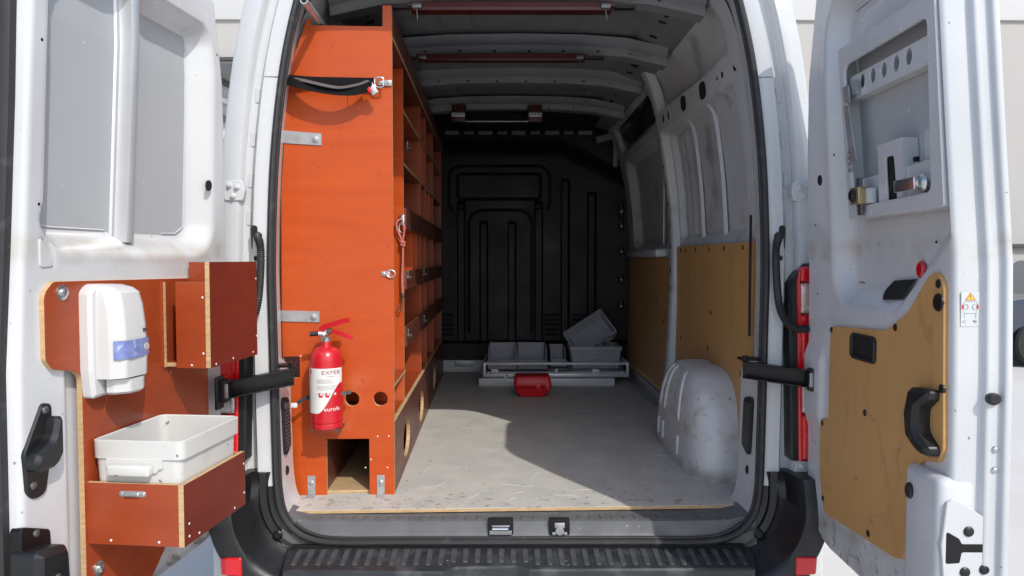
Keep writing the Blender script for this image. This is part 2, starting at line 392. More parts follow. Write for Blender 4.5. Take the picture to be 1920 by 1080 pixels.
# ---- painted rear frame and outer skin, swept along the opening (from one bumper corner over the roof to the other)
upper = [p for p in right if p.z > .10]
path = upper + [Vector((-p.x, p.y, p.z)) for p in reversed(upper[:-1])]
SECT = [(.024, .17), (.006, .06), (-.002, .006), (.012, .0), (.060, -.002), (.066, .004), (.072, .036), (.078, .042), (.100, .040), (.106, .034), (.110, .008), (.116, .0),
        (.166, .003), (.176, .010), (.183, .030), (.190, .10), (.198, .2), (.198, 1.2), (.198, 3.5)]
bm = new_bm(); rows = []
for i, p in enumerate(path):
    t = path[min(i + 1, len(path) - 1)] - path[max(i - 1, 0)]; t.y = 0; t.normalize()
    nrm = Vector((t.z, 0, -t.x))
    rows.append([bm.verts.new((p.x + nrm.x * d, p.y + dy, p.z + nrm.z * d)) for d, dy in SECT])
for a, b in zip(rows, rows[1:]): bridge(bm, a, b, closed=False)
frame = obj('body_shell', bm, 'paint', van)
# pressed marks and seams on the frame
for s in (-1, 1):
    for z in (1.42, 1.27, 1.13, 1.0):
        x = lerp_tab([(p.z, p.x) for p in upper], z) + .089; y = lerp_tab([(p.z, p.y) for p in upper], z) + .040
        bm = new_bm(); plate(bm, rrect(-.009, -.026, .009, .026, .004, 3), 0, -.004, lambda a, b, c: Vector((s * (x + a - .05 * b), y + c, z + b)), bev=.0025)
        obj('pressing', bm, 'paint', frame)
    z = 1.475
    x = lerp_tab([(p.z, p.x) for p in upper], z) + .036; y = lerp_tab([(p.z, p.y) for p in upper], z)
    bm = new_bm(); box(bm, (s * x, y - .001, z), (.05, .003, .0022)); obj('panel_seam', bm, 'dark_steel', frame)
# lower flanks below the bumper line
for s in (-1, 1):
    bm = new_bm(); box(bm, (s * 1.0, 1.7, -.12), (.05, 3.6, .46), .01); obj('side_skirt', bm, 'paint', van)
# ---- floor
bm = new_bm()
fl = [(-.800, -.040), (-.3, -.022), (.0, -.012), (.3, -.002), (.808, .018), (.86, .06), (.88, .3), (.88, 3.06), (-.88, 3.06), (-.88, .3), (-.86, .0)]
plate(bm, fl, -.012, 0, ident, side_mi=1, bev=.001)
floor = obj('floor_board', bm, ['floor_board', 'ply_edge'], van, smooth=False)
for k in range(16):
    x, y = random.gauss(.05, .25), abs(random.gauss(0, .22)) + .04
    if not -.42 < x < .66: continue
    bm = new_bm(); a = random.uniform(-.5, .5) + (1.3 if k % 3 else 0); L_ = random.uniform(.03, .11)
    c = [Vector((x + math.cos(a) * L_ * t + .004 * math.sin(3 * t + k), y + math.sin(a) * L_ * t, .0002)) for t in (0, .33, .66, 1)]
    ribbon(bm, c, .0012, .0008, up=(-math.sin(a), math.cos(a), 0)); obj('scratch', bm, 'label_white', floor, smooth=False)
bm = new_bm(); box(bm, (0, 1.68, -.09), (1.9, 3.3, .12)); obj('underbody', bm, 'black_plastic', van)
# ---- sill strip with moulded ribs
bm = new_bm(); sec = [(.02, -.016), (-.081, -.018), (-.087, -.021), (-.096, -.058), (-.101, -.066), (-.109, -.070), (-.110, -.12), (.0, -.12)]
rows = []
for x in [-.790, -.76, -.7, -.5, 0, .5, .7, .76, .796]:
    e = max(0, abs(x) - .66); rows.append([bm.verts.new((x, y + (.02 * (x / .8) if y > 0 else 0), z + e * e * 1.6)) for y, z in sec])
for a, b in zip(rows, rows[1:]): bridge(bm, a, b, closed=False)
sill = obj('sill_strip', bm, 'sill_plastic', van)
proto = None
for k in range(40):
    x = -.745 + k * .0382
    if abs(x + .060) < .052 or abs(x - .137) < .045: continue
    if proto is None:
        bm = new_bm(); plate(bm, rrect(-.0095, -.022, .0095, .022, .008, 3), -.002, .0026, ident, bev=.0012, back=False)
        proto = obj('rib', bm, 'sill_plastic', sill, smooth=True); proto.location = (x, -.054, -.0175); r0 = proto
    else: r0 = copy_of(proto, sill, (x, -.054 + .004 * x, -.0175))
# latch pockets in the sill
bm = new_bm(); box(bm, (-.060, -.088, -.036), (.084, .034, .050), .003); pk = obj('latch_pocket', bm, 'hollow', sill)
bm = new_bm(); box(bm, (-.060, -.1068, -.052), (.074, .002, .014)); box(bm, (-.06, -.1075, -.030), (.060, .004, .005), .001); cyl(bm, (-.088, -.108, -.040), (-.035, -.108, -.040), .006, 10)
obj('striker', bm, 'bright_steel', sill)
bm = new_bm(); box(bm, (.137, -.088, -.036), (.068, .034, .050), .003); obj('latch_pocket', bm, 'hollow', sill)
bm = new_bm(); box(bm, (.137, -.107, -.028), (.034, .004, .018), .002); lathe(bm, [(.006, -.004), (.014, -.004), (.014, .004), (.006, .004)], (.137, -.108, -.046), 'y', 16)
box(bm, (.118, -.107, -.056), (.012, .004, .010), .001); box(bm, (.156, -.107, -.056), (.012, .004, .010), .001); obj('striker', bm, 'galvanised', sill)
# ---- bumper
bm = new_bm()
tp = rounded([(-.775, -.10), (-.735, -.292, .02), (-.235, -.305, .01), (-.20, -.272, .03), (-.005, -.262, .03), (.03, -.290, .01), (.735, -.282, .02), (.785, -.09)], 4)
plate(bm, tp, -.46, -.100, ident, bev=.006)
bumper = obj('bumper', bm, 'tread_plastic', van)
bm = new_bm(); box(bm, (0, -.10, -.105), (1.5, .05, .035)); obj('bumper_gap', bm, 'hollow', bumper)
proto = None
for k in range(38):
    x = -.715 + k * .0387
    n_ = -.125; ln = .125 if not (-.24 < x < .03) else .105
    if proto is None:
        bm = new_bm(); plate(bm, rounded([(-.0085, -.0625, .006), (.0085, -.0625, .006), (.0095, .0625, .002), (-.0095, .0625, .002)], 3), -.002, .0035, ident, bev=.0015, back=False)
        proto = obj('tread_rib', bm, 'rib_plastic', bumper); q = proto
        q.location = (x, -.20, -.0998)
    else: q = copy_of(proto, bumper, (x, -.20, -.0998))
    q.scale.y = ln / .125; q.location.y = n_ - ln / 2 - .006
    q.rotation_euler.z = -.10 * x
for x, y in ((-.60, -.25), (-.225, -.235), (.15, -.24), (.48, -.235)):
    bm = new_bm(); lathe(bm, [(.016, 0), (.016, .003), (.011, .004), (.009, .0015)], (x, y, -.100), 'z', 16); obj('bumper_bolt', bm, 'tread_plastic', bumper)
# corner uprights of the bumper
CP = [(.805, .150), (.805, .10), (.803, .05), (.790, .005), (.765, -.030), (.730, -.052), (.69, -.060)]
CP = [(p.x, p.y) for p in catmull([(a, b, 0) for a, b in CP], 4)]
CS = [(-.005, -.085), (.030, -.098), (.034, -.108), (.055, -.112), (.060, -.100), (.085, -.125), (.105, -.205), (.112, -.222), (.122, -.228), (.185, -.225), (.205, -.19), (.212, -.1), (.212, .5)]
for s in (-1, 1):
    bm = new_bm(); rows = []
    for i, (x, z) in enumerate(CP):
        a = Vector(CP[max(0, i - 1)]); b = Vector(CP[min(len(CP) - 1, i + 1)]); t = (b - a).normalized(); nn = Vector((-t.y, t.x))
        if nn.x < 0 and nn.y > 0: nn = -nn
        if nn.dot(Vector((1, -.6))) < 0: nn = -nn
        lift = max(0, z - .05)
        rows.append([bm.verts.new((s * (x + nn.x * d), y + (lift * .35 if d > .06 else 0), z + nn.y * d - (.12 * max(0, d - .1) / .1 if i > 14 else 0))) for d, y in CS])
    for a, b in zip(rows, rows[1:]): bridge(bm, a, b, closed=False)
    bm.faces.new(rows[0])
    cr = obj('bumper_corner', bm, 'black_plastic', van)
    bm = new_bm(); lathe(bm, [(.004, -.004), (.011, -.004), (.013, -.002), (.016, .0)], (s * .800, -.118, -.055), 'y', 14); obj('bumper_bolt', bm, 'black_metal', cr)
    bm = new_bm(); plate(bm, rounded([(-.034, -.030, .006), (.031, -.026, .006), (.034, .028, .006), (-.032, .030, .006)], 4), 0, -.008, lambda a, b, c: Vector((s * (.913 + a), -.2255 + c, -.115 + b)), bev=.003)
    obj('reflector', bm, 'reflector_red', cr, label='small red reflector in the black bumper corner')
# ---- tail lamps
def ysl(z): return lerp_tab([(p.z, p.y) for p in right[12:]], z)
for s in (-1, 1):
    bm = new_bm()
    plate(bm, rounded([(.905, .19, .006), (1.02, .185, .006), (1.02, .85, .01), (.955, .845, .01), (.905, .77, .012)], 4), .08, -.022, lambda a, b, c: Vector((s * a, c + ysl(b), b)), bev=.008)
    lamp = obj('tail_lamp', bm, 'black_plastic', van, label='tall red and clear tail lamp cluster in black housing')
    for z0, z1, m in ((.195, .345, 'lamp_red'), (.35, .455, 'lamp_clear'), (.46, .675, 'lamp_red'), (.68, .78, 'lamp_amber'), (.785, .835, 'lamp_red')):
        bm = new_bm(); plate(bm, rounded([(.941, z0, .004), (1.03, z0, .01), (1.03, z1, .01), (.941, z1, .004)], 3), -.00, -.036, lambda a, b, c: Vector((s * a, c + ysl(b) + .25 * max(0, a - .99), b)), bev=.008)
        obj('lens', bm, m, lamp)
    bm = new_bm(); plate(bm, rounded([(.929, .19, .004), (.941, .19, .002), (.941, .83, .002), (.929, .79, .006)], 3), -.0, -.030, lambda a, b, c: Vector((s * a, c + ysl(b), b)), bev=.004)
    obj('lens_rim', bm, 'lamp_red', lamp)
# ---- hinges
for s in (-1, 1):
    for z in (1.09, .155):
        bm = new_bm()
        plate(bm, rounded([(-.030, -.034, .01), (.03, -.034, .01), (.036, 0, .01), (.03, .034, .01), (-.030, .034, .01), (-.038, 0, .012)], 4), .01, -.012, lambda a, b, c: Vector((s * (.958 + a), ysl(z) + .005 + c, z + b)), bev=.003)
        h = obj('hinge', bm, 'paint', van)
        bm = new_bm()
        for a, b in ((-.014, .012), (.012, .018), (.0, -.018)): lathe(bm, [(.010, 0), (.010, -.004), (.0065, -.005), (.0065, -.012), (.004, -.013)], (s * (.958 + a), ysl(z) - .007, z + b), 'y', 10)
        obj('bolt', bm, 'paint', h)
# ---- vent grilles, plugs in the frame returns
for s in (-1, 1):
    bm = new_bm()
    outl = rounded([(-.040, .175, .018), (.032, .205, .02), (.032, .375, .02), (-.040, .385, .02)], 4)
    fx = lambda a, b, c: Vector((s * ((.803 if s > 0 else .811) + .036 * (b - .28) - c - (.05 if s > 0 else -.02) * a), .02 + a, b))
    plate(bm, outl, -.004, .008, fx, bev=.002)
    v = obj('vent_grille', bm, 'black_plastic', van)
    for k in range(13):
        bm = new_bm(); box(bm, (-.005, .205 + k * .0125, .007), (.056, .0045, .004), fn=fx); obj('vent_slat', bm, 'sill_plastic', v)
    bm = new_bm(); lathe(bm, [(.017, -.004), (.017, .004), (.012, .007), (.010, .005)], (0, 0, 0), 'x', 16)
    for vv in bm.verts: vv.co = Vector((s * ((.803 if s > 0 else .808) - vv.co.x), .01 + vv.co.y * .9, .125 + vv.co.z))
    obj('grommet', bm, 'black_plastic', van)
    # painted cheek bulging inwards below the check arm
    def cheek(u, t):
        z = .0 + .56 * t; xs = lerp_tab([(p.z, p.x) for p in right[8:-14]], z); ys = lerp_tab([(p.z, p.y) for p in right[8:-14]], z)
        w = sstep((.555 - z) / .10)
        return Vector((s * (xs - .004 - ((.012 if s > 0 else -.002) * w - .004) * u), ys + .01 + (.03 + .155 * w) * u, z))
    bm = new_bm(); grid(bm, 8, 40, cheek); obj('pillar_cheek', bm, 'paint', van)
# ---- check arms
for s in (-1, 1):
    A = Vector((s * .748, -.092, .493 if s > 0 else .471)); B = Vector((s * .936, -.165, .474 if s > 0 else .440))
    d = (B - A).normalized(); sd = Vector((-d.y, d.x, 0))
    bm = new_bm()
    L_ = (B - A).length; Mx = Matrix((d, sd, Vector((0, 0, 1)))).transposed()
    box(bm, (A + B) / 2 + Vector((0, 0, .026)), (L_, .030, .004), .001, rot=Mx)
    box(bm, (A + B) / 2 - sd * .011 * s * -1, (L_, .004, .054), .001, rot=Mx)
    box(bm, (A + B) / 2 - Vector((0, 0, .026)), (L_, .030, .004), .001, rot=Mx)
    arm = obj('check_arm', bm, 'black_metal', van)
    bm = new_bm(); box(bm, A + Vector((s * .045, .045, .030)), (.09, .05, .010), .004); cyl(bm, A + Vector((s * .012, .014, -.03)), A + Vector((s * .012, .014, .045)), .009, 10); obj('pivot', bm, 'black_metal', arm)
    bm = new_bm(); box(bm, B + Vector((s * .006, -.02, 0)), (.030, .040, .075), .008); box(bm, B + Vector((s * .020, -.03, -.005)), (.012, .055, .105), .005); obj('arm_bracket', bm, 'black_plastic', arm)
    bm = new_bm(); box(bm, B + Vector((-s * .006, -.040, .002)), (.012, .006, .045), .002); obj('roller', bm, 'steel', arm)
    # cable hose between body and door
    hp = [(.876, -.035, .940), (.872, -.065, .935), (.858, -.085, .915), (.853, -.09, .88), (.855, -.09, .82), (.860, -.095, .74), (.868, -.105, .685), (.886, -.115, .650), (.915, -.12, .632), (.95, -.125, .632)]
    c = catmull([(s * x, y, z) for x, y, z in hp], 14)
    rad = []
    for i, p in enumerate(c):
        smooth_zone = .73 < p.z < .865
        rad.append(.0125 if smooth_zone else (.0135 if (i // 1) % 2 else .0112))
    bm = new_bm(); tube(bm, c, rad, 12); hose = obj('cable_hose', bm, 'rubber', van)
    bm = new_bm(); plate(bm, rounded([(-.016, -.052, .012), (.016, -.052, .014), (.019, .04, .016), (-.008, .042, .014)], 4), 0, -.014, lambda a, b, c_: Vector((s * (.884 + a), -.034 + c_, .936 + b)), bev=.005)
    obj('hose_boot', bm, 'black_plastic', hose)
    bm = new_bm(); lathe(bm, [(.009, 0), (.009, -.006), (.006, -.008)], (s * .880, -.050, .864), 'y', 12); obj('grommet', bm, 'black_plastic', hose)

# ---- interior shell: walls, roof, bulkhead
WALL = [(-.02, .862), (.3, .880), (.6, .888), (.95, .885), (1.2, .868), (1.4, .842), (1.6, .803), (1.75, .755), (1.84, .705), (1.92, .63)]
def xw(z): return lerp_tab(WALL, z)
def wall_h(y, z):
    """outward depth of the pressed wall panels behind the inner line"""
    h = 0
    if z > .93:
        h += .035 * sstep(-(sd_rrect(y, z, .30, .95, 1.40, 1.545, .05)) / .03)
        h += .03 * sstep(-(sd_rrect(y, z, .26, 1.64, 1.42, 1.83, .05)) / .03)
        for yc in (1.30, 1.20):
            h -= .012 * math.exp(-((y - yc) / .028) ** 2) * (1 if .95 < z < 1.5 else 0)
    if 1.62 < y < 2.92:
        h += .06 * sstep(-(sd_rrect(y, z, 1.70, .92, 2.86, 1.575, .08)) / .05)
        h += .035 * sstep(-(sd_rrect(y, z, 1.62, 1.625, 2.90, 1.825, .05)) / .025)
    return h
for s in (1, -1):
    bm = new_bm()
    if s > 0: grid(bm, 150, 90, lambda u, t: Vector((s * (xw(-.02 + 1.94 * t) + wall_h(.13 + 2.95 * u, -.02 + 1.94 * t)), .13 + 2.95 * u, -.02 + 1.94 * t)))
    else: grid(bm, 4, 20, lambda u, t: Vector((s * xw(-.02 + 1.94 * t), .13 + 2.95 * u, -.02 + 1.94 * t)))
    wl = obj('side_wall', bm, 'primer', van)
    if s > 0: wall_r = wl
# window panes of the sliding door (blanked) and its bright edge strips
bm = new_bm(); plate(bm, rrect(1.68, 1.655, 2.84, 1.795, .035), 0, .004, lambda a, b, c: Vector((xw(b) + .030 - c, a, b)), bev=.001); obj('window_pane', bm, 'car_glass', wall_r)
bm = new_bm(); box(bm, (xw(1.2) + .040, 1.95, 1.20), (.012, .012, .50), .003); obj('wall_strip', bm, 'paint', wall_r)
bm = new_bm(); box(bm, (xw(1.0) + .015, 2.77, .985), (.012, .10, .008), .002); obj('wall_strip', bm, 'paint', wall_r)
bm = new_bm(); box(bm, (.856, 2.28, .895), (.07, 1.04, .05), .015, 3); obj('door_ledge', bm, 'primer', wall_r)
# hollow-section pillar in front of the sliding door
PIL = catmull([(.600, 1.36, 1.90), (.655, 1.38, 1.855), (.735, 1.44, 1.70), (.795, 1.47, 1.40), (.836, 1.47, 1.1), (.846, 1.47, .82), (.836, 1.47, .52), (.822, 1.47, .25), (.815, 1.47, .0)], 6)
bm = new_bm(); rows = []
for p in PIL: rows.append([bm.verts.new(p + Vector(q)) for q in ((.05, -.055, 0), (.006, -.045, 0), (0, -.035, 0), (0, .03, 0), (.006, .04, 0), (.06, .05, 0))])
for a, b in zip(rows, rows[1:]): bridge(bm, a, b, closed=False)
pil = obj('pillar', bm, 'primer', van)
for z in (1.62, 1.5, 1.36, 1.26, 1.16, 1.05, .93, .80, .70):
    x = lerp_tab([(p.z, p.x) for p in reversed(PIL)], z)
    bm = new_bm(); plate(bm, ellipse(0, 0, .010, .015, 12), 0, .0015, lambda a, b, c: Vector((x - c, 1.468 + a, z + b)), back=False); obj('pillar_hole', bm, 'hollow', pil)
# horizontal rail with oval holes
ra, rb_ = Vector((.842, .20, 0)), Vector((.780, 1.37, 0))
def railf(a, b, c):
    p = ra.lerp(rb_, a); return Vector((p.x - c - .12 * (b - 1.57), p.y, b))
bm = new_bm()
for z0, z1, c in ((1.525, 1.622, .03),):
    lo = [(.03, z0 - .004, -.03), (.026, z0, .024), (.02, z0 + .006, .03), (.98, z0 + .006, .03)]
plate(bm, [(0, 1.525), (1, 1.525), (1, 1.622), (0, 1.622)], -.05, .03, railf, bev=.0)
rail = obj('wall_rail', bm, 'primer', van)
def ribf_hole(a0, zc, w, h):
    bm = new_bm(); plate(bm, rrect(-w, zc - h, w, zc + h, min(w * 1.1, h) * .8, 4), .03, .0316, lambda a, b, c: railf(a0 + a / 1.23, b, c), back=False); return obj('rail_hole', bm, 'hollow', rail)
ribf_hole(.60, 1.580, .040, .034); ribf_hole(.36, 1.575, .044, .036)
for a0 in (.90, .82): ribf_hole(a0, 1.575, .012, .020)
for a0, w, h in ((.15, .010, .012), (.20, .006, .008), (.03, .02, .02)): ribf_hole(a0, 1.58, w, h)
# two upright wall ribs
for y in (.66, 1.02):
    bm = new_bm()
    c = catmull([(xw(1.53) - .012, y + .02, 1.535), (xw(1.50) + .020, y + .012, 1.51), (xw(1.4) + .022, y, 1.43), (xw(1.2) + .022, y - .01, 1.2), (xw(.98) + .02, y - .02, .965)], 6)
    ribbon(bm, c, .022, .010, up=(0, 1, 0)); rb = obj('wall_rib', bm, 'paint', van)
    for v in range(1):
        bm = new_bm(); ribbon(bm, [p + Vector((-.007, .0, 0)) for p in c], .006, .005, up=(0, 1, 0)); obj('rib_bead', bm, 'paint', rb)
# black trim strip behind the rear corner
bm = new_bm(); box(bm, (.842, .135, .80), (.006, .016, .44), .002); obj('trim_strip', bm, 'black_plastic', van)
# ochre plywood linings
def lining(name, y0, y1, z0, z1, holes):
    bm = new_bm(); fn = lambda a, b, c: Vector((xw(b) - .018 - c, a, b))
    zs = [z0 + (z1 - z0) * k / 12 for k in range(13)]
    for k in range(12): 
        f = bm.faces.new([bm.verts.new(fn(a, b, 0)) for a, b in ((y0, zs[k]), (y1, zs[k]), (y1, zs[k + 1]), (y0, zs[k + 1]))])
    f = bm.faces.new([bm.verts.new(fn(a, z1, c)) for a, c in ((y0, 0), (y1, 0), (y1, -.012), (y0, -.012))])
    f = bm.faces.new([bm.verts.new(fn(y0, b, c)) for b, c in ((z0, 0), (z1, 0), (z1, -.012), (z0, -.012))])
    o = obj(name, bm, 'ochre_ply', van)
    for a, b in holes:
        bm = new_bm(); plate(bm, ellipse(0, 0, .007, .011, 10), 0, .002, lambda p, q, c: fn(a + p, b + q, c), back=False); obj('fixing', bm, 'hollow', o)
    return o
lining('plywood_lining', .17, 1.42, .0, .925, [(.30, .905), (.55, .905), (.78, .905), (1.02, .905), (1.22, .905), (1.33, .905), (.75, .62), (.78, .46), (.30, .42), (1.3, .45)])
lining('plywood_lining', 1.52, 2.98, .05, .865, [(1.75, .5), (1.95, .6), (2.3, .55), (2.7, .55), (2.1, .25)])
bm = new_bm(); box(bm, (.862, 2.25, .045), (.06, 1.5, .09), .01); box(bm, (.835, 2.25, .012), (.04, 1.5, .02), .004); obj('step_trim', bm, 'galvanised', van)
# wheel arch: a domed box
def arch_pt(th, ph):
    """th 0..1 along the plan outline (front, inner side, rear), ph 0..1 from floor to crown"""
    k = math.cos(ph * math.pi / 2) ** .55; zz = .405 * math.sin(ph * math.pi / 2)
    a = math.pi * (th - .5)
    ca, sa = math.cos(a), math.sin(a); e = .36
    px = abs(ca) ** e * (1 if ca >= 0 else -1); py = abs(sa) ** e * (1 if sa >= 0 else -1)
    kx = k ** .6
    return Vector((.915 - .240 * px * (.25 + .75 * kx),   .690 + .430 * py * (.06 + .94 * k), zz - .002))
bm = new_bm(); grid(bm, 70, 30, arch_pt)
arch = obj('wheel_arch', bm, 'paint_scuffed', van, label='scuffed white wheel arch dome on the van floor')
for th in (.480, .512, .56):
    for p0, p1 in ((.06, .20), (.29, .80)):
        bm = new_bm(); pts = [arch_pt(th, p0 + (p1 - p0) * k / 12) for k in range(13)]
        tube(bm, pts, [.002] + [.008] * 11 + [.002], 8); obj('pressed_bead', bm, 'paint', arch)
# roof skin with pressed swages
def roof_z(x, y):
    z = 1.905 - .03 * (x / .7) ** 2
    for k, y0 in enumerate((.40, 1.05, 1.70)):
        for xc in (-.36, -.22, .16, .30, .46):
            if y0 < y < y0 + .42: z += .012 * math.exp(-((x - xc) / .028) ** 4)
    return z
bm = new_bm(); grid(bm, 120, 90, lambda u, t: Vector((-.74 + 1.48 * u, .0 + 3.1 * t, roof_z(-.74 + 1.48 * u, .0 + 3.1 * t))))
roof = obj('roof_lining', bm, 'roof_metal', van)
for k, (y, z) in enumerate(((.30, 1.818), (.97, 1.806), (1.62, 1.822), (2.26, 1.806))):
    bm = new_bm(); w = .70; rows = []
    for x in [-.70, -.64, -.56, -.50, -.3, 0, .3, .50, .56, .64, .70]:
        e = max(0, abs(x) - .46); zz = z + .012 * (1 - (x / .5) ** 2) - .16 * e if abs(x) > .46 else z + .012 * (1 - (x / .5) ** 2)
        rows.append([bm.verts.new((x, y + dy, zz + dz)) for dy, dz in ((-.085, .075), (-.070, .045), (-.050, .034), (-.045, .006), (-.040, 0), (.038, 0), (.045, .012), (.05, .066), (.075, .07))])
    for a, b in zip(rows, rows[1:]): bridge(bm, a, b, closed=False)
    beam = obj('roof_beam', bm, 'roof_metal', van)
    for x in (-.42, -.26, -.10, .06, .22, .38, .53, .60):
        if k == 3 and abs(x + .05) < .25: continue
        bm = new_bm(); plate(bm, ellipse(0, 0, .008, .005, 10), 0, .001, lambda a, b, c: Vector((x + a, y - .0465 - c, z + .018 + b - (.16 * (x - .46) if x > .46 else 0))), back=False); obj('beam_hole', bm, 'hollow', beam)
for s in (-1, 1):   # cant rail along the roof edge
    bm = new_bm(); rows = []
    for y in [.05 + 3.0 * k / 10 for k in range(11)]:
        rows.append([bm.verts.new((s * x, y, z)) for x, z in ((.545, 1.895), (.575, 1.868), (.650, 1.842), (.705, 1.826), (.75, 1.815))])
    for a, b in zip(rows, rows[1:]): bridge(bm, a, b, closed=False)
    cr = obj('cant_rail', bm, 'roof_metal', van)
    for y in (.45, .52, .60, .80, 1.06, 1.14, 1.28, 1.44, 1.75, 1.83, 1.97, 2.15, 2.42, 2.55):
        w = random.choice((.010, .014, .035)); h = random.choice((.010, .018))
        bm = new_bm(); plate(bm, rrect(-w, -h, w, h, .006, 3), 0, .0016, lambda a, b, c: Vector((s * (.612 - .95 * b - .3 * c), y + a, 1.856 + .32 * b - .95 * c - .002)), back=False); obj('rail_hole', bm, 'hollow', cr)
# bulkhead
def bulk_h(x, z):
    h = .0
    for xc, zt, zb in ((-.395, 1.30, .25), (-.225, 1.15, .25), (-.011, 1.15, .25), (.192, 1.30, .25), (.393, 1.47, .25), (.595, 1.37, .30)):
        if z < zt + .04:
            d = abs(x - xc); g = sstep((.034 - d) / .012) * sstep((zt - z) / .03)
            scoop = sstep((z - zb + .05) / .14)
            h -= .030 * g * (.15 + .85 * scoop) if z > zb - .02 else 0
    # window blank with its frame line
    sd = sd_rrect(x, z, -.425, 1.315, .205, 1.505, .03); h -= .010 * math.exp(-(sd / .0065) ** 2)
    sd = sd_rrect(x, z, -.49, 1.20, .275, 1.565, .09); h -= .010 * math.exp(-(sd / .006) ** 2) * (1 if z > 1.23 else 0)
    if z > .30:
        sd = sd_rrect(x, z, -.340, .1, .140, 1.232, .11); h -= .010 * math.exp(-(sd / .006) ** 2)
    for xc in (-.395, .192):
        sd = sd_rrect(x, z, xc - .035, 1.235, xc + .035, 1.30, .02); h -= .02 * sstep(-sd / .015)
    h -= .05 * sstep((z - 1.63 + .5 * max(0, x - .35)) / .16)
    h -= .04 * sstep((.24 - z) / .03)
    return h
bm = new_bm(); grid(bm, 340, 230, lambda u, t: Vector((-.88 + 1.76 * u, 3.05 - bulk_h(-.88 + 1.76 * u, .085 + 1.72 * t), .085 + 1.72 * t)))
bulk = obj('bulkhead', bm, 'bulkhead_plastic', van, label='black moulded plastic bulkhead with vertical grooves')
for x0, x1 in ((-.565, -.455), (.235, .345), (.44, .55)):
    for k in range(5):
        bm = new_bm(); box(bm, ((x0 + x1) / 2, 3.044, .29 + k * .036), (x1 - x0, .012, .020), .004); obj('vent_slot', bm, 'hollow', bulk)
bm = new_bm(); box(bm, (0, 3.13, .05), (1.76, .04, .13), .0); lw = obj('lower_bulkhead', bm, 'paint', van)
bm = new_bm(); box(bm, (-.38, 3.107, .055), (.15, .004, .045), .001); obj('data_plate', bm, 'galvanised', lw)
bm = new_bm(); box(bm, (0, 3.45, 1.0), (2.0, .1, 2.2)); obj('front_closure', bm, 'hall_dark', van)
bm = new_bm()
for k in range(9): box(bm, (-.46 + k * .125, 3.04, 1.807), (.07 if k % 2 else .105, .02, .022 if k % 2 else .03), .003)
box(bm, (.70, 3.03, 1.77), (.16, .02, .05), .004, rot=Matrix.Rotation(-.25, 3, 'Y')); box(bm, (.765, 3.03, 1.66), (.035, .02, .22), .004); obj('bulkhead_flange', bm, 'roof_metal', bulk)
bm = new_bm(); box(bm, (0, 2.75, 1.87), (1.5, .62, .03)); obj('cab_shelf', bm, 'hollow', van)
for z in (1.23, 1.12, .93, .72, .52):
    bm = new_bm(); box(bm, (.808, 3.0, z), (.035, .03, .10 if z > 1 else .05), .006); c = obj('side_clip', bm, 'bulkhead_plastic', bulk)
    bm = new_bm(); lathe(bm, [(.009, 0), (.009, -.006), (.006, -.008)], (.808, 2.984, z - .015), 'y', 10); obj('screw', bm, 'galvanised', c)

# ================================================================== rear doors
def lean(z): return .055 * max(0., min(z, 1.42) - .85)
class Door:
    def __init__(s, side, hinge, e, n, u1, u0, hfun):
        s.side = side; s.u1t = u1; s.u0t = u0; s.h = hfun
        s.sg = 1 if side == 'left' else -1
        s.M = Matrix(((e[0], n[0] * s.sg, 0, hinge[0]), (e[1], n[1] * s.sg, 0, hinge[1]), (0, 0, 1, 0), (0, 0, 0, 1)))
        s.zb, s.zt = -.02, 1.785
    def P(s, u, off, z): return Vector((u, s.sg * (off + lean(z)), z))
    def f(s, a, b, c): return s.P(a, c, b)                 # plate frame: (u, z, off)
    def fe(s, u):                                          # plate frame on the free end: (off, z, towards the camera)
        return lambda a, b, c: s.P(u + c, a, b)
    def edge(s, z):
        a, b = lerp_tab(s.u0t, z), lerp_tab(s.u1t, z)
        def corner(r, dz): return r - math.sqrt(max(0, r * r - max(0, r - dz) ** 2))
        a += corner(.17, z - s.zb) if z < s.zb + .17 else 0; b -= corner(.04, z - s.zb) if z < s.zb + .04 else 0
        a += corner(.14, s.zt - z) if z > s.zt - .14 else 0; b -= corner(.10, s.zt - z) if z > s.zt - .10 else 0
        return a, b
    def build(s, prof):
        bm = new_bm(); nz, nu = 250, 120; zz = []
        for j in range(nz):
            t = j / (nz - 1); zz.append(s.zb + (s.zt - s.zb) * t)
        def fn(a, t):
            z = s.zb + (s.zt - s.zb) * t; u0, u1 = s.edge(z); u = u0 + (u1 - u0) * a
            return s.P(u, s.h(u, z), z)
        g = grid(bm, nu, nz, fn)
        loop = g[0][:-1] + [g[j][-1] for j in range(nz - 1)] + g[-1][:0:-1] + [g[j][0] for j in range(nz - 1, 0, -1)]
        pts = [(v.co.x, v.co.z) for v in loop]
        prev = loop
        for d, off in prof:
            o2 = offset(pts, d); cur = [bm.verts.new(s.P(a, off, b)) for a, b in o2]
            bridge(bm, prev, cur); prev = cur
        fill(bm, [prev])
        o = obj('door', bm, 'door_paint', van, doubles=False)
        o.matrix_parent_inverse = van.matrix_basis.inverted(); o.matrix_basis = s.M
        s.o = o; return o
    def part(s, name, bm, m, **k): return obj(name, bm, m, s.o, **k)
    def root(s, name, label, cat):
        o = thing(name, (0, 0, 0), 0, label, cat); o.matrix_basis = s.M; return o

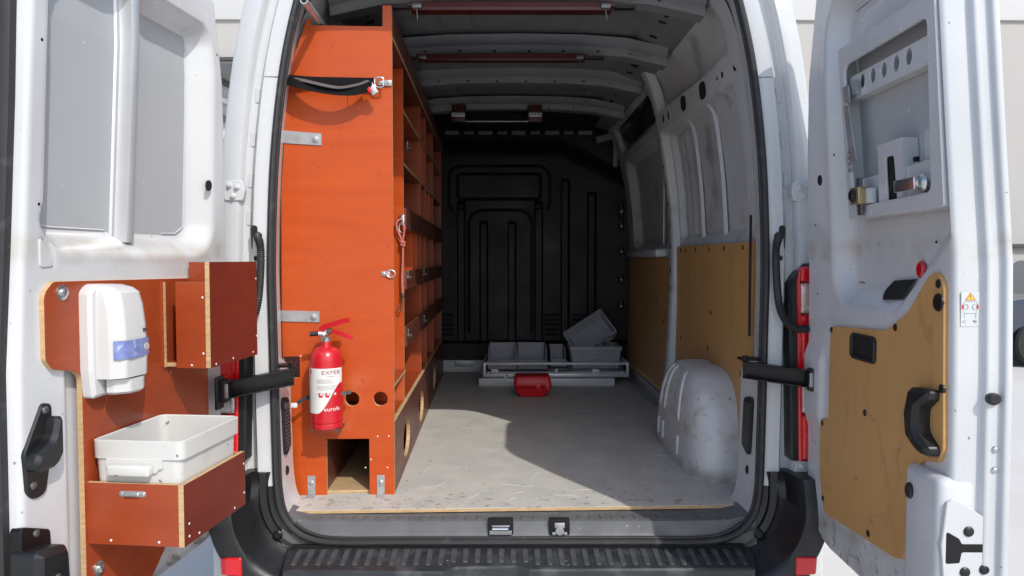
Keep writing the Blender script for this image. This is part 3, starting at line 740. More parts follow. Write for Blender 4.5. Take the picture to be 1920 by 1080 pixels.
def h_left(u, z):
    sd = sd_rrect(u, z, .150, .90, .845, 1.585, .075)
    if u < .5: sd += .05 * max(0, z - .95)
    w = .036 - .020 * sstep((u - .40) / .30) * sstep((z - .93) / .06) - .012 * sstep((z - 1.45) / .1)
    h = -.068 * sstep((w - sd) / (2 * w))
    h -= .004 * sstep(-(sd_rrect(u, z, .815, .842, .868, .912, .012) + .9 * max(0, (.868 - u) * 1.1 - (.912 - z)) * 0) / .008)
    if z < .66: h -= .018 * sstep((.80 - u) / .03) * sstep((.66 - z) / .05)
    h -= .03 * sstep(-(sd_rrect(u, z, .06, 1.66, .88, 1.75, .03)) / .02) if z > 1.62 else 0
    return h
def h_right(u, z):
    sd = sd_rrect(u, z, .262, .752, .86, 1.60, .085)
    dl = ((z - .72) * .80 - (u - .60) * .62)
    sd = max(sd, -dl + .02) if u > .5 else sd
    # keep the blend smooth near the diagonal
    h = -.050 * sstep((.034 - sd) / .068)
    h -= .003 * math.exp(-((sd + .040) / .0035) ** 2)
    if z < .62: h += .014 * sstep((.205 - u) / .03) * sstep((.60 - z) / .06) * sstep((z - .30) / .08)
    return h
PR = [(.005, -.0015), (.010, -.005), (.013, -.011), (.014, -.050), (.0155, -.055), (.019, -.058), (.028, -.060), (.031, -.063), (.032, -.068), (.033, -.084), (.035, -.088), (.043, -.090), (.046, -.092), (.048, -.096), (.048, -.104), (.042, -.108)]
ang = R(6)
dl_ = Door('left', (-.965, -.06), (-math.sin(ang), -math.cos(ang)), (math.cos(ang), -math.sin(ang)),
           [(0, .925), (.62, .922), (.9, .902), (1.4, .898), (1.9, .89)], [(0, .045), (.66, .04), (.92, .045), (1.18, .07), (1.43, .105), (1.67, .15), (1.8, .18)], h_left)
ang2 = R(-1)
dr_ = Door('right', (.955, -.06), (math.sin(ang2), -math.cos(ang2)), (-math.cos(ang2), -math.sin(ang2)),
           [(0, .864), (.6, .862), (.9, .852), (1.15, .842), (1.43, .832), (1.9, .82)], [(0, .075), (.66, .06), (.92, .055), (1.18, .075), (1.43, .112), (1.67, .16), (1.8, .19)], h_right)
LD = dl_.build(PR); RD = dr_.build(PR)
LD['label'] = 'open left rear door carrying an orange wooden holder'; RD['label'] = 'open right rear door with ochre plywood lining and white locker'
# ---- left door details
bm = new_bm()
pts = [(lerp_tab(dl_.u1t, z), z) for z in [0, .3, .6, .9, 1.2, 1.5, 1.74]]
for k in range(len(pts) - 1):
    (ua, za), (ub, zb) = pts[k], pts[k + 1]
    vs = [[bm.verts.new(dl_.P(u + du, off, z)) for du, off in ((.010, -.026), (.030, -.028), (.036, -.038), (.036, -.066), (.032, -.074), (.010, -.074))] for u, z in ((ua, za), (ub, zb))]
    bridge(bm, vs[0], vs[1])
dl_.part('edge_seal', bm, 'rubber')
# recess skin panel (grey primed) with the pressed stiffener in front of it
def recess(d, u0, u1, z0, z1, r, off, m):
    bm = new_bm()
    def fn(a, t):
        z = z0 + (z1 - z0) * t; e = min(z - z0, z1 - z); c = r - math.sqrt(max(0, r * r - max(0, r - e) ** 2))
        return d.P(u0 + c + (u1 - u0 - 2 * c) * a, off, z)
    grid(bm, 12, 60, fn); return d.part('recess_panel', bm, m)
def bead(d, name, pts, r, m):
    bm = new_bm(); tube(bm, [d.P(u, off, z) for u, off, z in pts], r, 6); return d.part(name, bm, m)
zr = [.96 + .56 * k / 12 for k in range(13)]
bead(dl_, 'sealant_bead', [(.30, -.0655, .936), (.23, -.0655, .938), (.197, -.0655, .955)] + [(.187 + .03 * max(0, z - 1.0), -.0655, z) for z in zr] + [(.222, -.0655, 1.54), (.26, -.0655, 1.55)], .0022, 'paint')
bead(dl_, 'sealant_bead', [(.815, -.0655, .965), (.80, -.0655, .942), (.76, -.0655, .936), (.56, -.0655, .936)], .0022, 'paint')
bead(dr_, 'recess_seam', [(.34, -.049, .792), (.27, -.049, .795), (.236, -.049, .815), (.228, -.049, .86)] + [(.228 + .04 * max(0, z - 1.0), -.049, z) for z in zr] + [(.275, -.049, 1.555), (.33, -.049, 1.572), (.5, -.049, 1.575)], .0016, 'dark_steel')
for d, q in ((dl_, ((.875, 1.33), (.872, .98), (.10, .70), (.13, 1.5))), (dr_, ((.118, .97), (.275, 1.17), (.13, .75), (.80, .90)))):
    for u, z in q:
        bm = new_bm(); plate(bm, ellipse(u, z, .0035, n=10), -.001, .0008, d.f, back=False); d.part('fixing_hole', bm, 'hollow')
# pressed drain shapes beside the window recess
bm = new_bm(); plate(bm, rounded([(.818, .845, .010), (.868, .842, .010), (.872, .915, .006)], 5), -.002, .0035, dl_.f, bev=.002); dl_.part('pressing', bm, 'door_paint')
recess(dl_, .182, .825, .933, 1.553, .05, -.0665, 'recess_panel')
bm = new_bm()
sec = [(u_ - .030, o_) for u_, o_ in ((.570, -.066), (.566, -.060), (.558, -.058), (.553, -.048), (.550, -.030), (.542, -.025), (.524, -.025), (.517, -.030), (.514, -.048), (.507, -.058), (.487, -.060), (.482, -.066))]
rows = [[bm.verts.new(dl_.P(u, off, z)) for u, off in sec] for z in (.905, 1.1, 1.3, 1.42, 1.58)]
for a, b in zip(rows, rows[1:]): bridge(bm, a, b, closed=False)
bm.faces.new(rows[0])
st = dl_.part('stiffener', bm, 'aluminium')
for z in (1.42, 1.29, 1.165, 1.05):
    bm = new_bm(); box(bm, (.4855, -.040, z), (.004, .006, .024), .001, fn=lambda x, y, zz: dl_.P(x, y, zz)); o = obj('slot', bm, 'hollow', st)
def disc(d, name, u, z, r, m, off=0., h=.002, ry=None):
    bm = new_bm(); plate(bm, ellipse(u, z, r, ry or r, 20), off - .003, off + h, d.f, bev=min(.001, h * .5)); return d.part(name, bm, m)
disc(dl_, 'access_hole', .159, 1.09, .0165, 'hollow')
# inside pull handle
bm = new_bm(); plate(bm, rounded([(.874, .547, .012), (.845, .540, .012), (.845, .45, .02), (.868, .345, .02), (.905, .342, .025), (.925, .362, .02), (.930, .45, .03)], 5), -.02, .006, dl_.f, bev=.003)
hd = dl_.part('handle_plate', bm, 'black_plastic')
bm = new_bm(); plate(bm, rounded([(.842, .512, .008), (.862, .516, .01), (.874, .468, .03), (.930, .440, .03), (.926, .405, .02), (.862, .405, .02), (.842, .43, .02)], 6), .0, .034, dl_.f, bev=.009); obj('lever', bm, 'black_plastic', hd)
for u, z in ((.868, .530), (.908, .375)):
    bm = new_bm(); c = dl_.P(u, .006, z); dome(bm, c, (0, dl_.sg, 0), .009, .005); obj('bolt', bm, 'dark_steel', hd)
# lower latch
bm = new_bm(); plate(bm, rounded([(.945, .298, .012), (.858, .262, .012), (.856, .22), (.808, .186, .014), (.805, .160, .01), (.85, .10), (.945, .10)], 4), -.02, .005, dl_.f, bev=.002)
lt = dl_.part('latch_plate', bm, 'black_metal')
bm = new_bm(); plate(bm, rounded([(.955, .250, .015), (.858, .232, .02), (.850, .10), (.96, .10)], 5), -.01, .055, dl_.f, bev=.014); obj('latch_cover', bm, 'black_plastic', lt)
for u, z, off in ((.902, .268, .005), (.815, .172, .005), (.905, .175, .055)):
    bm = new_bm(); dome(bm, dl_.P(u, off, z), (0, dl_.sg, 0), .009, .005); obj('bolt', bm, 'dark_steel', lt)
bm = new_bm(); tube(bm, [dl_.P(.955, .03, .12), dl_.P(.92, .064, .135), dl_.P(.885, .064, .12)], .004, 8); tube(bm, [dl_.P(.89, .064, .145), dl_.P(.86, .05, .13), dl_.P(.85, .05, .10)], .004, 8); obj('latch_spring', bm, 'bright_steel', lt)
# ---- right door details
disc(dr_, 'access_hole', .167, 1.106, .0165, 'hollow')

wood = rounded([(.190, .190, .03), (.187, .362, .015), (.246, .372, .012), (.252, .640, .02), (.272, .660, .02), (.590, .678, .09), (.700, .735, .12), (.775, .815, .05), (.815, .838, .03), (.846, .805, .04), (.858, .44, .02),
                (.842, .405, .025), (.775, .392, .03), (.735, .350, .03), (.728, .165, .02), (.690, .122, .02), (.655, .112, .02), (.225, .078, .03)], 5)
bm = new_bm(); plate(bm, wood, -.03, .010, dr_.f, bev=.0015); trim = dr_.part('plywood_lining', bm, 'ochre_ply', label='water-stained ochre plywood lining on the right door')
def sub(name, bm, m): return obj(name, bm, m, trim)
for u, z, r in ((.262, .648, .0085), (.640, .690, .009), (.826, .806, .010), (.828, .764, .0195), (.848, .573, .010), (.487, .443, .009), (.207, .352, .008), (.221, .120, .008), (.519, .122, .009), (.738, .335, .009), (.724, .19, .009)):
    bm = new_bm(); plate(bm, ellipse(u, z, r, r * 1.05, 16), .006, .0125 if r < .015 else .0135, dr_.f, bev=.0015); sub('fixing_plug', bm, 'black_plastic')
bm = new_bm(); plate(bm, rrect(.398, .582, .545, .655, .018, 5), .006, .018, dr_.f, holes=[rrect(.412, .594, .531, .645, .012, 5)], bev=.004); plate(bm, rrect(.405, .586, .538, .652, .012, 4), .005, .0105, dr_.f)
pull = sub('recessed_pull', bm, 'black_plastic')
bm = new_bm(); plate(bm, rrect(.413, .618, .530, .644, .006, 4), .0105, .0112, dr_.f, back=False); sub('pull_cavity', bm, 'hollow')
# grab handle: bowed bar
bm = new_bm(); gp = rounded([(.760, .562, .010), (.842, .568, .008), (.840, .546, .008), (.806, .520, .02), (.802, .468, .03), (.848, .440, .010), (.846, .418, .012), (.790, .414, .02), (.758, .450, .03), (.750, .500, .03)], 5)
plate(bm, gp, .008, .048, lambda a, b, c: dr_.P(a, c - (.010 * sstep((.45 - b) / .03) + .006 * sstep((b - .54) / .02) if c > .02 else 0), b), bev=.011); sub('grab_handle', bm, 'black_plastic')
# free end: latch housing, plate, plug, bolts, sticker
bm = new_bm(); vs = box(bm, (.815, -.010, .165), (.150, .090, .43), .020, 4, fn=lambda x, y, z: dr_.P(x + (.0 if z < .28 else -.10 * (z - .28)), y - (.08 * max(0, z - .30) if y > 0 else 0), z)); hs = dr_.part('latch_housing', bm, 'paint')
bm = new_bm(); fe = dr_.fe(.890)
plate(bm, rounded([(.020, .135, .02), (.028, .235, .01), (.018, .33, .01), (.0, .340, .03), (-.055, .305, .04), (-.098, .275, .02), (-.100, .165, .02), (-.075, .135, .03)], 5), -.03, .002, fe, bev=.002); lp = obj('latch_plate', bm, 'paint', hs)
bm = new_bm(); plate(bm, rounded([(.018, .196, .004), (.018, .268, .004), (-.010, .252, .008), (-.016, .240, .005), (-.068, .240, .007), (-.068, .222, .007), (-.016, .222, .005), (-.012, .198, .004)], 3), .0, .0026, fe, back=False); obj('latch_mouth', bm, 'hollow', lp)
for a, b in ((-.030, .268), (-.024, .178), (-.066, .184)):
    bm = new_bm(); dome(bm, fe(a, b, .002), (1, 0, 0), .0115, .005); obj('bolt', bm, 'black_plastic', lp)
bm = new_bm(); plate(bm, ellipse(.765, .318, .015, .019, 18), .02, .038, dr_.f, bev=.003); dr_.part('rubber_plug', bm, 'black_plastic')
bm = new_bm(); plate(bm, ellipse(-.072, .560, .0145, .013, 20), .0, .014, lambda a, b, c: dr_.fe(.892)(a, b, c), bev=.004); dr_.part('rubber_buffer', bm, 'black_plastic')
for z in (.45, .405):
    bm = new_bm(); dome(bm, dr_.fe(.8945)(-.080, z, .0), (1, 0, 0), .0075, .006); dr_.part('bolt', bm, 'bright_steel')
# warning sticker on the free end
us = lerp_tab(dr_.u1t, .75) + .0148
def fst(a, b, c): return dr_.P(us + c, a, b)
SX0, SX1, SZ0, SZ1 = -.0525, -.0135, .714, .790
bm = new_bm(); plate(bm, rrect(SX0, SZ0, SX1, SZ1, .002, 3), 0, .0012, fst, bev=.0003); stk = dr_.part('warning_sticker', bm, 'label_grey', label='grey warning sticker with yellow triangle and van pictogram')
sxm = (SX0 + SX1) / 2; KX = 1.5
def stick(pts, m, c=.0016):
    bm = new_bm(); plate(bm, [(sxm + KX * a, b) for a, b in pts], .001, c, fst, back=False); return obj('print', bm, m, stk, smooth=False)
stick([(-.0075, .7715), (.0075, .7715), (.0, .7885)], 'print_red'); stick([(-.0058, .7726), (.0058, .7726), (.0, .7862)], 'print_yellow', .002)
stick(rrect(-.0005, .7768, .0005, .7828, .0003, 2), 'print_dark', .0024); stick(rrect(-.0005, .7744, .0005, .7758, .0003, 2), 'print_dark', .0024)
for a0, a1, b0, b1 in ((-.008, .008, .7690, .7698), (-.008, .008, .7420, .7430), (-.0090, -.0086, .742, .769), (.0086, .0090, .742, .769), (-.0085, -.0078, .733, .742), (.0078, .0085, .733, .742)):
    stick([(a0, b0), (a1, b0), (a1, b1), (a0, b1)], 'print_grey')
for s in (-1, 1):
    stick(ellipse(s * .0108, .757, .0014, .006, 10), 'print_red')
    arc = [(s * (.0068 - .0042 * math.sin(t)), .757 + .006 * math.cos(t)) for t in [math.pi * k / 8 for k in range(9)]]
    arc2 = [(s * (.0068 - .0034 * math.sin(t)), .757 + .0052 * math.cos(t)) for t in [math.pi * k / 8 for k in range(9)]]
    stick(arc + arc2[::-1], 'print_dark')
stick([(.0115, .7245), (.0060, .7285), (.0060, .7205)], 'print_grey'); stick([(.0104, .7245), (.0066, .7272), (.0066, .7218)], 'label_grey', .002)
stick([(-.0105, .724), (-.0075, .7285), (-.0035, .727), (-.0065, .7215)], 'print_grey')

# ================================================================== white locker on the right door
lk = dr_.root('wall_locker', 'white sheet metal locker with cut-out front fixed inside right door', 'locker')
def lkp(name, bm, m, **k): return obj(name, bm, m, lk, **k)
bm = new_bm()
op = rounded([(.405, 1.005, .02), (.795, 1.015, .02), (.800, 1.405, .02), (.372, 1.405, .025)], 5)
plate(bm, rounded([(.372, .972, .012), (.845, .977, .008), (.830, 1.460, .006), (.335, 1.460, .006)], 3), -.002, .006, dr_.f, holes=[op], bev=.002); front = lkp('front_panel', bm, 'paint')
bm = new_bm()
ol = rounded([(.372, .972, .012), (.845, .977, .008), (.830, 1.460, .006), (.335, 1.460, .006)], 3); il = offset(ol, -.002)
A = [bm.verts.new(dr_.f(a, b, -.046)) for a, b in ol]; B = [bm.verts.new(dr_.f(a, b, -.0015)) for a, b in ol]; bridge(bm, A, B)
lkp('side_panel', bm, 'paint')
bm = new_bm(); grid(bm, 8, 30, lambda a, t: dr_.P(.352 + .475 * a, -.0472, .985 + .46 * t)); lkp('back_panel', bm, 'recess_panel')  # added grey sheet: the shadow at the locker's back put into colour
hol = [ellipse(u, 1.348, .0155, .0195, 20) for u in (.438, .499, .559, .621, .681)]
bm = new_bm(); plate(bm, [(.350, 1.312), (.812, 1.312), (.812, 1.374), (.350, 1.374)], -.018, -.014, dr_.f, holes=hol, bev=.001); lkp('holed_bar', bm, 'paint')
bm = new_bm(); plate(bm, [(.36, 1.308), (.812, 1.308), (.812, 1.3118), (.36, 1.3118)], -.045, -.014, dr_.f); lkp('bar_flange', bm, 'paint')
# pocket front along the bottom and the taller slotted pocket
bm = new_bm(); plate(bm, [(.384, .985), (.530, .985), (.530, 1.086), (.384, 1.080)], -.016, -.012, dr_.f, bev=.001); lkp('pocket', bm, 'paint')
slot = rounded([(.578, 1.004, .006), (.625, 1.004, .006), (.615, 1.122, .012), (.570, 1.122, .012)], 4)
bm = new_bm(); plate(bm, [(.532, .985), (.655, .985), (.652, 1.160), (.534, 1.158)], -.008, -.004, dr_.f, holes=[slot], bev=.001); plate(bm, [(.652, .985), (.655, .985), (.655, 1.16), (.652, 1.16)], -.045, -.004, dr_.f); lkp('slotted_pocket', bm, 'paint')
bm = new_bm(); plate(bm, [(.570, 1.0), (.630, 1.0), (.622, 1.126), (.566, 1.126)], -.036, -.012, dr_.f); lkp('slot_inside', bm, 'hollow')
bm = new_bm(); plate(bm, [(.585, 1.07), (.620, 1.115), (.592, 1.04), (.566, 1.005)], -.011, -.009, dr_.f); lkp('strap_end', bm, 'black_cloth')
bm = new_bm(); plate(bm, [(.657, .985), (.802, .985), (.802, 1.094), (.657, 1.088)], -.016, -.012, dr_.f, bev=.001); lkp('pocket', bm, 'paint')
bm = new_bm(); plate(bm, [(.715, 1.096), (.775, 1.098), (.775, 1.165), (.715, 1.165)], -.034, -.028, dr_.f); lkp('card', bm, 'paint')
bm = new_bm(); plate(bm, [(.690, 1.095), (.705, 1.095), (.705, 1.106), (.690, 1.106)], -.02, -.012, dr_.f); lkp('clip', bm, 'hollow')
# cylinder lock with a cam tongue
bm = new_bm(); box(bm, (.480, .004, 1.030), (.075, .018, .040), .002, fn=lambda x, y, z: dr_.P(x, y, z)); lkp('lock_base', bm, 'paint')
bm = new_bm(); box(bm, (.470, .022, 1.032), (.052, .024, .046), .003, fn=lambda x, y, z: dr_.P(x, y, z)); lkp('latch_body', bm, 'brass')
bm = new_bm(); plate(bm, ellipse(.470, 1.032, .016, .017, 16), .034, .044, dr_.f, bev=.004); lkp('latch_knob', bm, 'black_plastic')
bm = new_bm(); box(bm, (.472, .018, 1.030), (.022, .008, .100), .001, fn=lambda x, y, z: dr_.P(x, y, z)); lkp('latch_bolt', bm, 'dark_steel')
bm = new_bm(); plate(bm, ellipse(.755, 1.038, .022, .021, 20), -.014, .010, dr_.f, bev=.006); plate(bm, ellipse(.755, 1.038, .012, .012, 16), .008, .022, dr_.f, bev=.003); lkp('lock_barrel', bm, 'bright_steel')
bm = new_bm(); box(bm, (.715, .024, 1.037), (.095, .006, .030), .003, fn=lambda x, y, z: dr_.P(x, y, z)); lkp('cam_tongue', bm, 'bright_steel')
# folding stay
bm = new_bm(); plate(bm, [(.370, 1.345), (.405, 1.345), (.412, 1.295), (.378, 1.300)], .006, .010, dr_.f); plate(bm, [(.395, 1.350), (.425, 1.355), (.432, 1.315), (.405, 1.318)], -.012, .0, dr_.f); stay = lkp('stay_bracket', bm, 'galvanised')
bm = new_bm(); plate(bm, [(.372, 1.296), (.402, 1.290), (.440, 1.132), (.402, 1.122)], .007, .010, dr_.f, bev=.0008); lkp('stay_arm', bm, 'galvanised')
bm = new_bm(); plate(bm, rrect(.385, 1.105, .408, 1.165, .006, 3), .006, .010, dr_.f, bev=.001)
for z in (1.118, 1.135, 1.152): dome(bm, dr_.f(.396, z, .010), (0, dr_.sg, 0), .004, .003, 8)
lkp('stay_hinge', bm, 'galvanised')
# loose things in the recess of the right door
bm = new_bm(); plate(bm, ellipse(.652, .835, .017, .022, 20), -.047, -.038, dr_.f, bev=.005)
o = obj('red_button', bm, 'reflector_red', None, label='round red reflector stuck in the right door recess', cat='reflector'); o.matrix_basis = dr_.M
bm = new_bm(); g = grid(bm, 12, 8, lambda a, b: dr_.P(.510 + .115 * a + .020 * b - .01 * math.sin(b * 3), -.040 + .006 * math.sin(a * 7 + b * 3) * (1 - b) + .020 * (1 - b), .752 + .052 * b + .008 * a))
bmesh.ops.solidify(bm, geom=bm.faces[:], thickness=.006)
o = obj('cloth', bm, 'black_cloth', None, label='small black cloth tucked in the corner of right door recess', cat='cloth'); o.matrix_basis = dr_.M

# ================================================================== wooden holder on the left door
hold = dl_.root('wooden_holder', 'orange plywood holder with two boxes screwed to the left door', 'holder')
def hp_(name, bm, m, **k): return obj(name, bm, m, hold, **k)
T = .012
pan = rounded([(.870, .640, .02), (.870, .785, .03), (.840, .811, .02), (.180, .803, 0), (.180, .33, 0), (.435, .045, 0), (.50, -.01, 0), (.755, -.01, 0), (.755, .59, .025), (.785, .604, .02), (.85, .617, .02)], 5)
bm = new_bm(); plate(bm, pan, -.002, T, dl_.f, side_mi=1, bev=.0006); hp_('back_panel', bm, ['red_ply', 'ply_edge'])
def board(name, u0, u1, o0, o1, z0, z1, thin, m='red_ply'):
    bm = new_bm(); box(bm, ((u0 + u1) / 2, (o0 + o1) / 2, (z0 + z1) / 2), (abs(u1 - u0), abs(o1 - o0), abs(z1 - z0)), edge_axis=thin, fn=lambda x, y, z: dl_.P(x, y, z)); return hp_(name, bm, [m, 'ply_edge'], smooth=False)
# lower box
board('box_end', .735, .747, T, .2395, .186, .333, 0, 'red_ply')
lbf = board('box_side', .437, .747, .240, .253, .186, .333, 1, 'side_ply_shaded')
board('box_end', .437, .449, T, .2395, .190, .330, 0)
board('box_base', .4495, .7345, T, .2395, .188, .200, 2)
# upper box
board('divider', .418, .430, T, .020, .560, .797, 0)
board('box_front', .418, .430, .056, .1415, .559, .797, 0)
board('box_side', .140, .430, .142, .155, .560, .853, 1, 'side_ply_shaded')
board('box_end', .270, .281, T, .1415, .572, .852, 0)
board('box_base', .150, .416, T, .1415, .5605, .5715, 2)
board('box_end', .140, .152, T, .1415, .5725, .80, 0)
def pins(pts, fn, nrm):
    for a, b in pts:
        bm = new_bm(); dome(bm, fn(a, b), nrm, .0032, .0012, 8); hp_('screw_cap', bm, 'label_white')
pins([(.725, .205), (.725, .235), (.68, .196), (.50, .196), (.445, .22), (.445, .30)], lambda a, b: dl_.P(a, .253, b), (0, 1, 0))
pins([(.30, .57), (.17, .572), (.145, .62), (.145, .80), (.40, .567)], lambda a, b: dl_.P(a, .155, b), (0, 1, 0))
pins([(.07, .196), (.19, .196)], lambda a, b: dl_.P(.747, a, b), (1, 0, 0))
pins([(.134, .60), (.134, .755), (.10, .567)], lambda a, b: dl_.P(.430, a, b), (1, 0, 0))
for u, z in ((.814, .786), (.712, .112)):
    bm = new_bm(); lathe(bm, [(.018, 0), (.018, .002), (.010, .003), (.010, .009), (.006, .011)], (0, 0, 0), 'y', 16)
    for v in bm.verts: v.co = dl_.P(u + v.co.x, T + v.co.y, z + v.co.z)
    hp_('washer_bolt', bm, 'bright_steel')
# small bail handle plate on the lower box
bm = new_bm(); fe3 = lambda a, b, c: dl_.P(.747 + c, a, b)
plate(bm, rrect(.094, .302, .160, .316, .007, 5), 0, .002, fe3, bev=.0006); plate(bm, rrect(.108, .304, .146, .314, .003, 4), .002, .009, fe3, bev=.003)
for a in (.101, .153): dome(bm, fe3(a, .309, .002), (1, 0, 0), .0045, .002, 10)
hp_('pull_tab', bm, 'steel')

# ================================================================== white tub standing in the lower box
tub = dl_.root('plastic_tub', 'scuffed white plastic tub standing in the lower wooden box', 'tub')
bm = new_bm()
def tl(o0, o1, u0, u1, z, r=.02): return [bm.verts.new(dl_.P(u, o, z)) for u, o in rrect(u0, o0, u1, o1, r, 4)]
L1 = tl(.030, .232, .458, .726, .202); L2 = tl(.021, .2375, .451, .7335, .386); L3 = tl(.018, .2455, .446, .738, .389); L4 = tl(.017, .2465, .445, .739, .431); L5 = tl(.021, .2425, .449, .735, .433); L6 = tl(.0235, .240, .4515, .7325, .430); L7 = tl(.034, .228, .462, .722, .207)
for a, b in ((L1, L2), (L2, L3), (L3, L4), (L4, L5), (L5, L6), (L6, L7)): bridge(bm, a, b)
bm.faces.new(L1); bm.faces.new(L7)
obj('tub_wall', bm, 'tub_white', tub)
bm = new_bm(); plate(bm, rounded([(.055, .390, 0), (.055, .366, .004), (.066, .356, .004), (.180, .356, .004), (.188, .366, .004), (.196, .366, .003), (.196, .390, 0)], 3), .0, .0065, lambda a, b, c: dl_.P(.7325 + c, a, b), bev=.001); obj('rim_step', bm, 'tub_white', tub)
bm = new_bm(); box(bm, (.122, .365, .017), (.105, .026, .022), .006, 3, fn=lambda a, b, c: dl_.P(.733 + c, a, b)); obj('handle', bm, 'tub_white', tub)

# ================================================================== soap dispenser
dsp = dl_.root('soap_dispenser', 'white wall soap dispenser with purple window above the tub', 'dispenser')
def dp(name, bm, m, **k): return obj(name, bm, m, dsp, **k)
bm = new_bm()
def sect(z, o, u0, u1, r, ob=T, ch=.020):
    c = min(ch, o - ob - .001)
    pts = rounded([(u0, ob, 0), (u0, o - c, c * .7), (u0 + .035, o, .02), (u1 - .022, o - .004, .012), (u1, o - c - .010, c * .8), (u1, ob, 0)], 4)
    return [bm.verts.new(dl_.P(a, b, z)) for a, b in pts]
secs = [sect(.578, .104, .612, .742, 0), sect(.64, .106, .611, .743, 0), sect(.70, .103, .612, .742, 0), sect(.75, .098, .614, .741, 0), sect(.780, .091, .617, .739, 0), sect(.792, .076, .621, .737, 0), sect(.799, .050, .627, .733, 0)]
for a, b in zip(secs, secs[1:]): bridge(bm, a, b)
bm.faces.new(secs[0]); bm.faces.new(secs[-1]); dp('cover', bm, 'dispenser_white')
bm = new_bm(); plate(bm, rounded([(.618, .536, .008), (.752, .532, .01), (.760, .60, .01), (.760, .785, .02), (.735, .803, .03), (.65, .800, .03), (.618, .785, .02)], 4), T, .040, dl_.f, bev=.008); dp('back_case', bm, 'dispenser_white')
bm = new_bm()
secs = [sect(.537, .094, .622, .716, 0, .05), sect(.543, .100, .618, .722, 0, .05), sect(.574, .101, .617, .722, 0, .05)]
for a, b in zip(secs, secs[1:]): bridge(bm, a, b)
bm.faces.new(secs[0]); bm.faces.new(secs[-1]); dp('push_bar', bm, 'dispenser_white')
bm = new_bm(); rows = []
for z in (.624, .640, .660, .668):
    rows.append([bm.verts.new(dl_.P(u, o, z)) for u, o in ((.7425, .083), (.7375, .092), (.727, .1005), (.712, .1066), (.69, .1070), (.66, .1066), (.634, .1035), (.622, .096), (.614, .080))])
for a, b in zip(rows, rows[1:]): bridge(bm, a, b, closed=False)
dp('window', bm, 'dispenser_window')
bm = new_bm(); plate(bm, ellipse(.648, .646, .011, .009, 16), .104, .1074, dl_.f, bev=.001); dp('pouch', bm, 'soap_pouch')
bm = new_bm()
for k in range(3): plate(bm, rrect(.654 - k * .0055, .684, .658 - k * .0055, .692, .0008, 2), .100, .1072, dl_.f)
dp('logo', bm, 'print_dark')
bm = new_bm(); text_bm(bm, 'PUSH', .007, lambda x, y: dl_.P(.648 - x, .1018 + 0 * y, .560 + y)); dp('lettering', bm, 'print_dark', smooth=False)

# ================================================================== shelving unit
SR = R(1.52)
sh = thing('shelving_unit', (-.451, .133, 0), SR, 'tall orange plywood shelving unit along the left wall of the van', 'shelving')
def sp(name, bm, m, **k): return obj(name, bm, m, sh, **k)
def sb(name, x0, x1, y0, y1, z0, z1, thin, m='orange_ply', **k):
    bm = new_bm(); box(bm, ((x0 + x1) / 2, (y0 + y1) / 2, (z0 + z1) / 2), (x1 - x0, y1 - y0, z1 - z0), edge_axis=thin); return sp(name, bm, [m, 'ply_edge'], smooth=False, **k)
endp = rounded([(0, 0, 0), (0, 1.765, .003), (-.032, 1.765, .003), (-.032, 1.690, .004), (-.285, 1.692, .004), (-.285, 1.715, 0), (-.300, 1.715, 0), (-.355, 1.56), (-.378, 1.40), (-.398, 1.1), (-.402, .6), (-.385, 0)], 3)
ho = [rounded([(-.246, -.0, 0), (-.091, -.0, 0), (-.091, .206, .006), (-.246, .206, .006)], 3)]
endp = [(-.246, 0), (-.246, .206), (-.091, .206), (-.091, 0)] + endp
holes = [ellipse(-.152, .352, .0262, n=28), ellipse(-.049, .352, .0262, n=28), rrect(-.398, .430, -.339, .508, .006, 3)]
bm = new_bm(); plate(bm, endp, .016, 0, lambda a, b, c: Vector((a, c, b)), holes=holes, side_mi=1, bev=.0008); ep = sp('end_panel', bm, ['orange_ply', 'ply_edge'], smooth=False)
# bay uprights, shelves, retaining lips
UP = [.43, 1.20, 1.52, 2.05, 2.83]
for y in UP:
    bm = new_bm(); plate(bm, [(-.012, .262), (-.0115, 1.652), (-.33, 1.652), (-.365, 1.4), (-.395, .9), (-.395, .262)], y, y + .012, lambda a, b, c: Vector((a, c, b)), side_mi=1); sp('upright', bm, ['orange_ply' if y < .5 else 'red_ply', 'ply_edge'], smooth=False)  # uprights behind the sunlit first one: interior shade put into a darker ply colour
sb('base_shelf', -.39, -.0125, .018, 2.84, .249, .261, 2, 'red_ply')
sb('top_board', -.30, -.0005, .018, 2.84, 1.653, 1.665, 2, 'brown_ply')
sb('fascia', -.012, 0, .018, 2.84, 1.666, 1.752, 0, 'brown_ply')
sb('shelf', -.39, -.006, .018, .429, .385, .397, 2, 'red_ply')
bays = list(zip(UP, UP[1:]))
for y0, y1 in bays:
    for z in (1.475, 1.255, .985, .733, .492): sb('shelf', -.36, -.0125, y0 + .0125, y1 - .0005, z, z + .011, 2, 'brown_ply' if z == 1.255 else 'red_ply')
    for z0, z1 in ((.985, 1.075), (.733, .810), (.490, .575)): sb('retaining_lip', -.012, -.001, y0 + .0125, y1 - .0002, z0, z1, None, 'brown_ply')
for y0, z0, z1 in ((.78, .745, .984), (1.0, .745, .984), (1.36, 1.267, 1.474), (1.8, .997, 1.254)): sb('partition', -.35, -.013, y0, y0 + .009, z0, z1, 1)
pl = [(.018, 0), (2.84, 0), (2.84, .262), (.018, .262)]
phl = [ellipse(.41, .112, .125, .078, 28), ellipse(1.07, .112, .125, .076, 28), ellipse(1.94, .112, .125, .074, 28)]
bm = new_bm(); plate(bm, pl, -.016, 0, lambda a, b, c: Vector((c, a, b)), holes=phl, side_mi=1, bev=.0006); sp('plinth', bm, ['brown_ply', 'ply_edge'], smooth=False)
sb('plinth_floor', -.385, -.018, .018, 2.8, .0015, .012, 2, 'scrap_wood')
